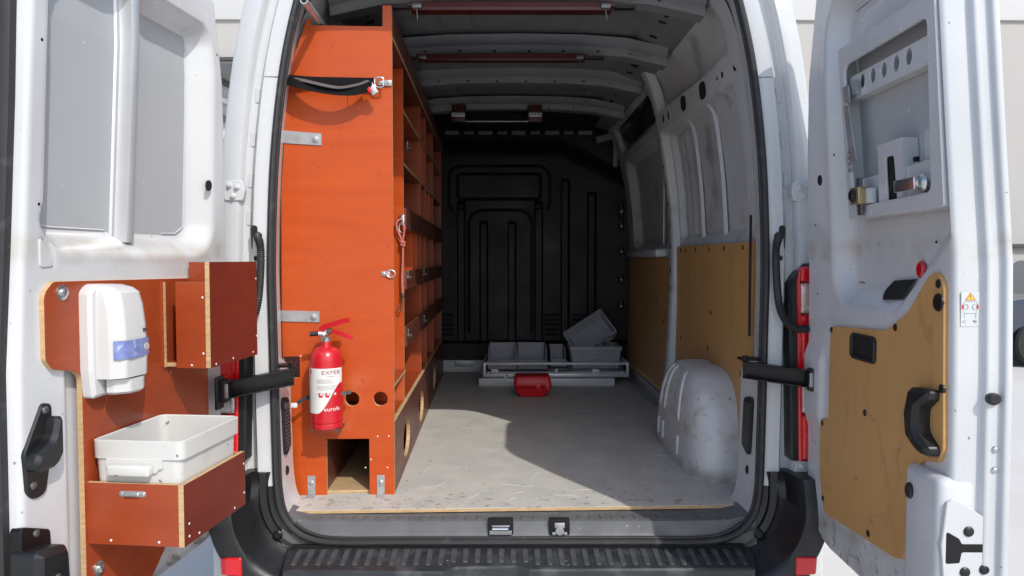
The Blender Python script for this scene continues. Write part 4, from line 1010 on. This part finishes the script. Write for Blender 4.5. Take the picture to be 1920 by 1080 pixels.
for x in (-.085, -.252): sb('plinth_side', x - .005, x + .005, .0165, 1.2, .013, .248, 0, 'brown_ply')
# lip fittings
for y, z in ((.465, .782), (.465, .535), (1.23, .782), (1.23, .535), (.47, 1.33)):
    bm = new_bm(); lathe(bm, [(.012, 0), (.012, .006), (.006, .010), (.006, .016)], (0.0, y, z), 'x', 12); box(bm, (.002, y, z + .018), (.006, .014, .022), .002); sp('lip_catch', bm, 'dark_steel')
# metal brackets on the end panel
def strip(name, poly, m, bolts, y=-.0):
    bm = new_bm(); plate(bm, poly, y, y - .004, lambda a, b, c: Vector((a, c, b)), bev=.0008); b_ = sp(name, bm, m)
    for a, b in bolts:
        bm = new_bm(); lathe(bm, [(.0125, -.004), (.0125, -.006), (.008, -.0065), (.008, -.012), (.005, -.013)], (a, 0, b), 'y', 12); obj('bolt', bm, 'steel', b_)
strip('wall_bracket', [(-.42, 1.276), (-.252, 1.266), (-.252, 1.309), (-.42, 1.322)], 'galvanised', [(-.272, 1.289)])
strip('wall_bracket', [(-.42, .636), (-.266, .632), (-.266, .672), (-.42, .676)], 'galvanised', [(-.286, .652)])
for x in (-.300, -.049):
    bm = new_bm(); plate(bm, rrect(x - .015, .001, x + .013, .072, .002, 2), -.0, -.003, lambda a, b, c: Vector((a, c, b)), bev=.0006); box(bm, (x - .001, -.020, .0022), (.028, .036, .003)); fb = sp('floor_bracket', bm, 'galvanised')
    bm = new_bm(); lathe(bm, [(.009, -.003), (.009, -.006), (.006, -.008)], (x, 0, .046), 'y', 12); lathe(bm, [(.003, -.003), (.003, -.0036)], (x, 0, .065), 'y', 8); obj('bolt', bm, 'steel', fb)
# lashing loop on the edge
def loop_fit(name, x, y, z, parent, flip=1):
    bm = new_bm(); box(bm, (x, y - .002, z), (.030, .004, .017), .001); lp_ = obj(name, bm, 'galvanised', parent)
    bm = new_bm(); pts = [(x + flip * (.018 + .016 * math.cos(t)), y - .006, z + .013 * math.sin(t)) for t in [2 * math.pi * k / 16 for k in range(16)]]
    tube(bm, pts, .0025, 8, closed=True); obj('ring', bm, 'bright_steel', lp_)
    bm = new_bm(); dome(bm, (x - flip * .006, y - .004, z), (0, -1, 0), .004, .002, 10); obj('screw', bm, 'bright_steel', lp_)
loop_fit('lashing_loop', -.026, -.0005, .808, sh)
for x, z in ((-.37, .155), (-.105, .10), (-.085, .13), (-.02, .215), (-.06, .215), (-.025, .10), (-.335, .51)):
    bm = new_bm(); dome(bm, (x, 0, z), (0, -1, 0), .0028, .001, 8); sp('screw_cap', bm, 'label_white')
bm = new_bm(); box(bm, (-.10, .62, .275), (.07, .16, .026), .002); o = obj('wood_offcut', bm, 'scrap_wood', None, label='pale wood offcut lying on the bottom shelf', cat='wood'); o.matrix_basis = sh.matrix_basis

# ================================================================== metal tube lying on the shelving
bm = new_bm(); c0, c1 = Vector((-.706, -.075, 1.711)), Vector((-.735, 1.45, 1.711)); n = 20
def rg(c, r): return [bm.verts.new(c + Vector((math.cos(2 * math.pi * k / n) * r, 0, math.sin(2 * math.pi * k / n) * r))) for k in range(n)]
a, b, c, d = rg(c0, .0125), rg(c1, .0125), rg(c0, .0098), rg(c1, .0098)
bridge(bm, a, b); bridge(bm, c, d); bridge(bm, a, c); bridge(bm, b, d)
obj('metal_tube', bm, 'aluminium', None, label='pale hollow metal tube sticking out above the shelving', cat='tube')

# ================================================================== fire extinguisher
EX, EY = -.677, .055
fx_ = thing('fire_extinguisher', (EX, EY, 0), 0, 'red fire extinguisher with white label on the orange shelving end', 'extinguisher')
def xp(name, bm, m, **k): return obj(name, bm, m, fx_, **k)
RR_ = .0565
bm = new_bm(); prof = [(.030, .262), (.048, .264), (.0545, .270), (.055, .283), (.0535, .285), (.0535, .288), (RR_, .291), (RR_, .505)]
for k in range(1, 9):
    t = k / 8 * math.pi / 2; prof.append((.020 + (RR_ - .020) * math.cos(t), .505 + .048 * math.sin(t)))
prof += [(.019, .560), (.017, .572)]
lathe(bm, prof, (0, 0, 0), 'z', 40); xp('cylinder', bm, 'extinguisher_red')
# label: curved patch; ang 0 faces the camera (-y)
def cylp(a, z, r): return Vector((math.sin(a) * r, -math.cos(a) * r, z))
def patch(name, m, a0, a1, zlo, zhi, r, n=28, parent=None):
    bm = new_bm(); vs = [[bm.verts.new(cylp(a0 + (a1 - a0) * k / n, z, r)) for k in range(n + 1)] for z in (0, 1)]
    for k in range(n + 1):
        a = a0 + (a1 - a0) * k / n
        vs[0][k].co = cylp(a, zlo(a), r); vs[1][k].co = cylp(a, zhi(a), r)
    bridge(bm, vs[0], vs[1], closed=False); return obj(name, bm, m, parent or fx_)
sw = lambda a: .325 + .135 * sstep((a + .9) / 2.3) if a > -.9 else .325
lab = patch('label', 'label_white', -1.35, 1.42, lambda a: .325 + .105 * sstep((a + .35) / 1.6), lambda a: .482, RR_ + .0006)
def wrap(x, y, z0, a0=0., r=RR_ + .0011): return cylp(a0 + x / RR_, z0 + y, r)
bm = new_bm(); text_bm(bm, 'EXPER', .0200, lambda x, y: wrap(x, y, .461, .56), sx=1.22); obj('lettering', bm, 'print_maroon', lab, smooth=False)
bm = new_bm(); text_bm(bm, 'POWDER', .0065, lambda x, y: wrap(x, y, .452, .52)); obj('lettering', bm, 'print_dark', lab, smooth=False)
bm = new_bm(); text_bm(bm, 'eurofe', .0205, lambda x, y: wrap(x, y, .334, .60), sx=1.1); obj('lettering', bm, 'print_white', lab, smooth=False)
for k in range(13):
    a0 = -.35; a1 = random.uniform(.5, .95); z = .444 - k * .0033 - (.006 if k > 4 else 0) - (.010 if k > 9 else 0)
    patch('print_line', 'print_grey', a0, a1, lambda a: z, lambda a: z + .0008, RR_ + .0011, 10, lab)
patch('print_line', 'print_red', -.95, -.80, lambda a: .461, lambda a: .478, RR_ + .0011, 4, lab)
patch('print_line', 'label_grey', -1.0, -.96, lambda a: .345, lambda a: .47, RR_ + .0011, 2, lab)
for a0 in (-.22, .18, .62):
    patch('pictogram', 'print_red', a0, a0 + .24, lambda a: .382, lambda a: .398, RR_ + .0011, 5, lab)
    patch('pictogram', 'print_white', a0 + .10, a0 + .22, lambda a: .390, lambda a: .3965, RR_ + .0015, 3, lab)
# base foot, head, levers, nozzle
bm = new_bm()
for s in (-1, 1): box(bm, (s * .045, -.01, .256), (.004, .012, .022), .001)
box(bm, (0, -.015, .266), (.098, .05, .003)); box(bm, (-.045, .035, .262), (.006, .085, .004)); box(bm, (.045, .035, .262), (.006, .085, .004)); box(bm, (0, .074, .30), (.06, .004, .10)); xp('bracket_foot', bm, 'dark_steel')
bm = new_bm(); lathe(bm, [(.017, .570), (.019, .574), (.019, .586), (.013, .589), (.013, .612), (.009, .616)], (0, 0, 0), 'z', 18); cyl(bm, (-.004, -.006, .598), (-.024, -.014, .600), .010, 12); cyl(bm, (.0, -.012, .592), (.0, -.03, .588), .009, 12); xp('valve', bm, 'bright_steel')
bm = new_bm(); cyl(bm, (-.022, -.013, .600), (-.052, -.020, .598), .0085, 12, r1=.0075); xp('nozzle', bm, 'black_plastic')
bm = new_bm(); cyl(bm, (.012, -.014, .606), (.024, -.014, .612), .0095, 14); xp('gauge', bm, 'dark_steel')
bm = new_bm(); c = catmull([(-.016, -.004, .606), (-.006, -.006, .622), (.030, -.012, .633), (.070, -.018, .645), (.084, -.02, .648)], 6); ribbon(bm, c, .020, .017, up=(0, 1, 0)); box(bm, (-.004, -.004, .612), (.026, .016, .022), .002); xp('lever', bm, 'extinguisher_red')
bm = new_bm(); c = catmull([(.010, -.006, .606), (.034, -.012, .607), (.064, -.018, .598), (.092, -.022, .586), (.096, -.022, .582)], 6); ribbon(bm, c, .018, .013, up=(0, 1, 0)); xp('carry_handle', bm, 'extinguisher_red')
# fixing band
bm = new_bm(); ribbon(bm, catmull([(-.056, -.004, .372), (-.072, .004, .370), (-.090, -.002, .360), (-.102, -.006, .352)], 4), .013, .0025); xp('band', bm, 'rubber')
bm = new_bm(); box(bm, (-.112, -.008, .346), (.022, .012, .016), .002); xp('band_buckle', bm, 'label_white')
bm = new_bm(); ribbon(bm, catmull([(.052, -.01, .386), (.066, .0, .388), (.080, .01, .389)], 4), .012, .0025); box(bm, (.078, .008, .389), (.014, .012, .012), .001); xp('band_end', bm, 'dark_steel')

# ================================================================== strap with buckle
stp = thing('ratchet_strap', (-.66, .10, 1.45), 0, 'black webbing strap with metal buckle hung across the shelving end', 'strap', world=True)
def st_(name, bm, m): return obj(name, bm, m, stp)
bm = new_bm(); ribbon(bm, catmull([(-.815, .085, 1.494), (-.74, .108, 1.492), (-.62, .112, 1.490), (-.51, .108, 1.487)], 6), .030, .002); st_('webbing', bm, 'webbing')
bm = new_bm(); pts = catmull([(-.815, .075, 1.486), (-.77, .055, 1.470), (-.71, .052, 1.454), (-.64, .050, 1.443), (-.575, .056, 1.444), (-.535, .064, 1.456), (-.510, .075, 1.470)], 6)
ribbon(bm, pts, .030, .002, up=[(0, .5 * math.sin(k * .13), 1) for k in range(len(pts))]); st_('webbing', bm, 'webbing')
bm = new_bm(); pts = catmull([(-.790, .080, 1.492), (-.74, .060, 1.480), (-.68, .048, 1.464), (-.62, .050, 1.455), (-.56, .062, 1.468), (-.525, .08, 1.486)], 6)
ribbon(bm, pts, .024, .002, up=[(0, .9, .55)] * len(pts)); st_('webbing', bm, 'webbing_worn')
bm = new_bm(); tube(bm, [(-.590, .046, 1.424), (-.592, .044, 1.40), (-.588, .046, 1.385)], .0008, 6); st_('thread', bm, 'webbing')
bm = new_bm(); Mb = Matrix.Rotation(-.6, 3, 'Y')
box(bm, (-.512, .080, 1.458), (.024, .014, .046), .002, rot=Mb); st_('buckle', bm, 'steel')
bm = new_bm(); box(bm, (-.520, .070, 1.452), (.012, .004, .018), .001, rot=Mb); st_('buckle_release', bm, 'case_red')
bm = new_bm(); pts = rrect(-.508, 1.468, -.476, 1.503, .010, 4); tube(bm, [(a, .103, b) for a, b in pts], .003, 8, closed=True); st_('ring', bm, 'bright_steel')
bm = new_bm(); box(bm, (-.468, .128, 1.489), (.034, .006, .020), .001); dome(bm, (-.462, .125, 1.489), (0, -1, 0), .005, .003, 10); box(bm, (-.490, .12, 1.487), (.018, .006, .016), .003); st_('ring_plate', bm, 'galvanised')

# ================================================================== red bungee cord
bx_, by_ = -.482, .545
bg_ = thing('bungee_cord', (bx_, by_, .64), 0, 'red elastic cord with hook hanging from a ring on the shelving', 'cord', world=True)
bm = new_bm(); pts = catmull([(bx_ + .004, by_, 1.028), (bx_ - .014, by_ - .004, 1.018), (bx_ - .018, by_ - .004, .99), (bx_ - .004, by_ - .004, .955), (bx_ + .006, by_ - .004, .925), (bx_ + .007, by_ - .004, .86), (bx_ + .003, by_ - .004, .78), (bx_ + .006, by_ - .004, .715)], 8); tube(bm, pts, .0042, 8)
pts = catmull([(bx_ + .002, by_ - .006, .925), (bx_ + .012, by_ - .008, .96), (bx_ + .013, by_ - .006, .99), (bx_ + .006, by_ - .004, 1.01)], 6); tube(bm, pts, .0042, 8)
for dz in (.918, .930): tube(bm, [(bx_ + .006 + .009 * math.cos(t), by_ - .004 + .007 * math.sin(t), dz + .004 * math.sin(2 * t)) for t in [2 * math.pi * k / 12 for k in range(12)]], .0036, 7, closed=True)
obj('cord', bm, 'cord_red', bg_)
bm = new_bm(); tube(bm, catmull([(bx_ + .006, by_ - .004, .722), (bx_ + .006, by_ - .004, .69), (bx_ + .002, by_ - .004, .655), (bx_ - .006, by_ - .004, .640), (bx_ - .011, by_ - .004, .652), (bx_ - .008, by_ - .004, .668)], 6), .0022, 8); lathe(bm, [(.006, -.008), (.008, 0), (.006, .010)], (bx_ + .006, by_ - .004, .708), 'z', 10); obj('hook', bm, 'dark_steel', bg_)
bm = new_bm(); box(bm, (bx_ + .002, by_ + .008, 1.022), (.022, .006, .045), .002); dome(bm, (bx_ + .002, by_ + .004, 1.032), (0, -1, 0), .006, .004, 10); tube(bm, [(bx_ + .004 + .013 * math.cos(t), by_, .99 + .02 * math.sin(t)) for t in [2 * math.pi * k / 14 for k in range(14)]], .0025, 7, closed=True); obj('ring_fitting', bm, 'bright_steel', bg_)

# ================================================================== boards hung under the roof
for x0, x1, y, z, lab_ in ((-.392, .345, .20, 1.776, 'nearer of two dark red boards hung under the van roof'), (-.452, .318, .88, 1.778, 'farther of two dark red boards hung under the van roof')):
    rb = thing('roof_board', ((x0 + x1) / 2, y, z), 0, lab_, 'board', 'boards under the van roof', world=True)
    bm = new_bm(); box(bm, ((x0 + x1) / 2, y, z), (x1 - x0, .10, .014), .001); box(bm, ((x0 + x1) / 2, y - .045, z - .012), (x1 - x0 - .03, .012, .020), .001); obj('slat', bm, 'dark_red', rb)
    for x in (x0 + .03, x1 - .03):
        bm = new_bm(); box(bm, (x, y - .055, z - .008), (.034, .010, .018), .002); tube(bm, catmull([(x, y - .055, z - .012), (x, y - .058, z - .03), (x + .003, y - .060, z - .055), (x + .001, y - .062, z - .062)], 4), .0022, 7); obj('hook', bm, 'dark_steel', rb)
    for x in (x0 - .045, x1 + .045):
        bm = new_bm(); box(bm, (x, y, z + .002), (.08, .035, .010), .004); obj('end_tongue', bm, 'black_plastic', rb)
rbx = thing('roof_box', (-.06, 2.22, 1.74), 0, 'dark open box with two bracketed blocks under the roof front', 'box', world=True)
for x in (-.355, .135):
    bm = new_bm(); box(bm, (x, 2.2, 1.785), (.085, .03, .105), .002); obj('block', bm, 'dark_red', rbx)
    bm = new_bm(); box(bm, (x, 2.182, 1.775), (.085, .004, .026), .001); b_ = obj('bracket', bm, 'rack_metal', rbx)
    for dx in (-.022, 0, .022):
        bm = new_bm(); lathe(bm, [(.004, 0), (.004, -.001)], (x + dx, 2.1798, 1.777), 'y', 8); obj('bracket_hole', bm, 'hollow', b_)
bm = new_bm(); box(bm, (-.11, 2.3, 1.735), (.40, .22, .008)); box(bm, (-.11, 2.41, 1.785), (.40, .008, .10)); box(bm, (-.309, 2.3, 1.785), (.008, .22, .10)); box(bm, (.088, 2.3, 1.785), (.008, .22, .10)); obj('tray', bm, 'bulkhead_plastic', rbx)
bm = new_bm(); box(bm, (-.11, 2.186, 1.733), (.40, .006, .007), .001); obj('tray_edge', bm, 'rack_metal', rbx)

# ================================================================== rack, bins, crate and case by the bulkhead
rk = thing('floor_rack', (.26, 2.6, 0), 0, 'low grey metal rack on the van floor against the bulkhead', 'rack', world=True)
def rkp(name, bm, m='rack_metal'): return obj(name, bm, m, rk)
bm = new_bm(); box(bm, (.222, 2.445, .026), (.92, .05, .052), .003); rkp('runner', bm)
bm = new_bm(); box(bm, (.222, 2.95, .026), (.92, .05, .052), .003); rkp('runner', bm)
YF = 2.47
for z0, z1, m in ((.137, .154, 'rack_metal'), (.054, .078, 'aluminium')):
    bm = new_bm(); box(bm, (.288, YF, (z0 + z1) / 2), (.99, .02, z1 - z0), .002); rkp('cross_bar', bm, m)
for x in (-.200, .776):
    bm = new_bm(); box(bm, (x, YF - .001, .105), (.018, .022, .100), .003); rkp('corner_post', bm)
    bm = new_bm(); box(bm, (x, 2.72, .145), (.016, .48, .018), .002); rkp('side_bar', bm)
    bm = new_bm(); box(bm, (x, 2.72, .066), (.016, .48, .018), .002); rkp('side_bar', bm)
for x in (-.13, .29, .56):
    bm = new_bm(); box(bm, (x, YF - .004, .095), (.05 if x != .29 else .02, .012, .030), .002); t_ = rkp('tab', bm)
bm = new_bm(); box(bm, (.29, 2.72, .082), (.95, .47, .006)); rkp('deck', bm)
bm = new_bm(); plate(bm, ellipse(-.055, .066, .014, n=16), YF - .011, YF - .014, lambda a, b, c: Vector((a, c, b))); box(bm, (-.02, YF - .0125, .066), (.06, .003, .014)); rkp('roller_end', bm, 'bright_steel')
def bin_(x0, x1, z0, h, y0, y1, label):
    b = thing('storage_bin', ((x0 + x1) / 2, (y0 + y1) / 2, z0), 0, label, 'bin', 'grey bins on the rack', world=True)
    bm = new_bm(); t = .006; cx = (x0 + x1) / 2
    box(bm, (cx, (y0 + y1) / 2, z0 + t / 2), (x1 - x0, y1 - y0, t))
    for x in (x0 + t / 2, x1 - t / 2):
        plate(bm, rounded([(y0, z0), (y1, z0), (y1, z0 + h), (y0 + .07, z0 + h, .02), (y0, z0 + h * .45, .02)], 4), x - t / 2, x + t / 2, lambda a, b, c: Vector((c, a, b)))
    box(bm, (cx, y1 - t / 2, z0 + h / 2), (x1 - x0 - 2 * t - .0004, t, h)); box(bm, (cx, y0 + t / 2, z0 + h * .2), (x1 - x0 - 2 * t - .0004, t, h * .4))
    obj('bin_shell', bm, 'grey_plastic', b)
    bm = new_bm(); box(bm, (cx, y0 - .003, z0 + h * .40), (x1 - x0, .012, .012), .003); box(bm, (cx, y1, z0 + h), (x1 - x0, .014, .010), .003); obj('bin_rim', bm, 'grey_plastic', b)
    return b
bin_(-.178, .022, .09, .155, 2.55, 2.85, 'grey open-front storage bin at the left end of the floor rack')
bin_(.028, .230, .09, .155, 2.55, 2.85, 'grey open-front storage bin second from left on the floor rack')
bin_(.262, .372, .09, .13, 2.68, 2.95, 'grey storage bin in the middle of the rack beside the crate')
def crate(name, label, M, W_, D_, H_):
    c = thing(name, (0, 0, 0), 0, label, 'crate'); c.matrix_basis = M
    bm = new_bm(); t = .006
    def lp2(w, d, z, r=.012): return [bm.verts.new((x, y, z)) for x, y in rrect(-w / 2, -d / 2, w / 2, d / 2, r, 3)]
    A_ = lp2(W_ - .04, D_ - .04, 0); B_ = lp2(W_ - .016, D_ - .016, H_ - .028); C_ = lp2(W_, D_, H_ - .026); D2 = lp2(W_, D_, H_); E_ = lp2(W_ - .02, D_ - .02, H_); F_ = lp2(W_ - .052, D_ - .052, t)
    for a, b in ((A_, B_), (B_, C_), (C_, D2), (D2, E_), (E_, F_)): bridge(bm, a, b)
    bm.faces.new(A_); bm.faces.new(F_); obj('crate_shell', bm, 'grey_plastic', c)
    for x in (-.09, .0, .09):
        bm = new_bm(); box(bm, (x, -D_ / 2 + .002, H_ - .045), (.055, .012, .020), .004); obj('crate_grip', bm, 'grey_plastic', c)
    return c
crate('plastic_crate', 'grey lidless crate lying level at the right end of the rack', Matrix.Translation((.575, 2.74, .092)), .37, .30, .155)
Mt = Matrix.Translation((.575, 2.80, .285)) @ Matrix.Rotation(R(-33), 4, 'Y') @ Matrix.Rotation(R(48), 4, 'X')
crate('plastic_crate', 'grey crate tipped up at an angle on top of the other', Mt, .33, .24, .09)
cs = thing('red_case', (.113, 2.08, 0), 0, 'small red plastic case on the van floor in front of the rack', 'case', world=True)
bm = new_bm(); rows = []
def cl(x0, x1, y0, y1, z, r=.02): return [bm.verts.new((x, y, z)) for x, y in rrect(x0, y0, x1, y1, r, 4)]
rows = [cl(.032, .190, 2.02, 2.14, .002), cl(.028, .196, 2.012, 2.15, .008), cl(.004, .226, 2.0, 2.165, .055), cl(-.002, .232, 1.995, 2.17, .066)]
for a, b in zip(rows, rows[1:]): bridge(bm, a, b)
bm.faces.new(rows[0]); bm.faces.new(rows[-1]); obj('case_base', bm, 'case_red', cs)
bm = new_bm(); rows = [cl(-.001, .231, 1.996, 2.169, .070), cl(-.002, .232, 1.994, 2.17, .078), cl(.0, .226, 2.0, 2.165, .118), cl(.008, .216, 2.01, 2.155, .132), cl(.02, .2, 2.03, 2.14, .135)]
for a, b in zip(rows, rows[1:]): bridge(bm, a, b)
bm.faces.new(rows[0]); bm.faces.new(rows[-1]); obj('case_lid', bm, 'case_red', cs)
for x in (.150, .205):
    bm = new_bm(); box(bm, (x, 1.990, .070), (.032, .012, .045), .003); obj('case_latch', bm, 'case_red', cs)

# ================================================================== background
bl = thing('building', (0, 10.2, GZ), 0, 'pale rendered building with white fascia behind the van', 'building', world=True)
bm = new_bm(); plate(bm, [(-14, GZ), (-7.6, GZ), (-7.6, 4.27), (-3.2, 4.27), (-3.2, GZ), (14, GZ), (14, 4.92), (-14, 4.92)], 10.5, 10.2, lambda a, b, c: Vector((a, c, b))); obj('wall', bm, 'wall_render', bl, smooth=False)
bm = new_bm(); box(bm, (0, 10.32, 6.2), (28, .35, 2.56), .01); obj('fascia', bm, 'wall_white', bl)
bm = new_bm(); box(bm, (-5.4, 10.16, 4.255), (4.5, .1, .05)); obj('lintel_edge', bm, 'hall_dark', bl)
bm = new_bm(); box(bm, (-5.4, 11.0, 2.0), (4.6, .1, 5.6)); box(bm, (-5.4, 10.7, 4.45), (4.6, .7, .1)); obj('hall_back', bm, 'hall_grey', bl)
for k in range(4):
    bm = new_bm(); box(bm, (-5.1, 10.9, 4.0 - k * .32), (3.6, .12, .10), .01, rot=Matrix.Rotation(.42, 3, 'Y')); obj('hall_beam', bm, 'rack_metal' if k % 2 else 'hall_dark', bl)
bm = new_bm(); box(bm, (9.0, 10.14, 1.09), (9.0, .12, .05)); obj('wall_ledge', bm, 'hall_dark', bl)
bm = new_bm(); box(bm, (8.5, 9.2, -.50), (9, .9, .16), .02); obj('kerb', bm, 'concrete', None, label='low concrete kerb along the building behind the dark car', cat='kerb')
# parked car at the right edge
car = thing('parked_car', (8.1, 7.9, GZ), 0, 'dark blue car parked at the right edge by the building', 'car', world=True)
sidep = rounded([(6.15, -.35, .08), (6.12, .05, .15), (6.3, .26, .2), (7.05, .36, .2), (7.75, .84, .15), (9.3, .86, .2), (9.9, .40, .2), (10.2, .32, .12), (10.25, -.30, .1), (9.85, -.38), (9.78, -.08, .2), (9.15, -.08, .2), (9.08, -.38), (7.35, -.38), (7.28, -.08, .2), (6.65, -.08, .2), (6.58, -.38)], 4)
bm = new_bm(); plate(bm, sidep, 8.7, 7.12, lambda a, b, c: Vector((a, c, b)), bev=.06); obj('body', bm, 'car_paint', car)
bm = new_bm(); plate(bm, rounded([(7.25, .40, .05), (7.80, .76, .06), (8.45, .78, .03), (8.45, .40, .03)], 3), 7.3, 7.112, lambda a, b, c: Vector((a, c, b)), bev=.01); obj('side_window', bm, 'car_glass', car)
bm = new_bm(); plate(bm, rounded([(8.52, .40, .03), (8.52, .78, .03), (9.2, .76, .05), (9.62, .42, .05)], 3), 7.3, 7.112, lambda a, b, c: Vector((a, c, b)), bev=.01); obj('side_window', bm, 'car_glass', car)
for x in (6.97, 9.47):
    for y in (7.2, 8.55):
        bm = new_bm(); lathe(bm, [(.20, -.10), (.30, -.10), (.325, -.07), (.325, .07), (.30, .10), (.20, .10)], (x, y, GZ + .325), 'y', 28); wh = obj('wheel', bm, 'tyre', car)
        bm = new_bm(); lathe(bm, [(.205, -.06), (.205, -.095), (.18, -.09), (.05, -.085), (.04, -.10)], (x, y, GZ + .325), 'y', 28); obj('rim', bm, 'dark_steel', wh)
        for k in range(5):
            bm = new_bm(); a = 2 * math.pi * k / 5; box(bm, (x + math.cos(a) * .11, y - .092, GZ + .325 + math.sin(a) * .11), (.17, .02, .035), .006, rot=Matrix.Rotation(-a, 3, 'Y')); obj('spoke', bm, 'steel', wh)
bm = new_bm(); box(bm, (6.22, 7.35, .12), (.22, .30, .12), .03); obj('headlight', bm, 'lamp_clear', car)
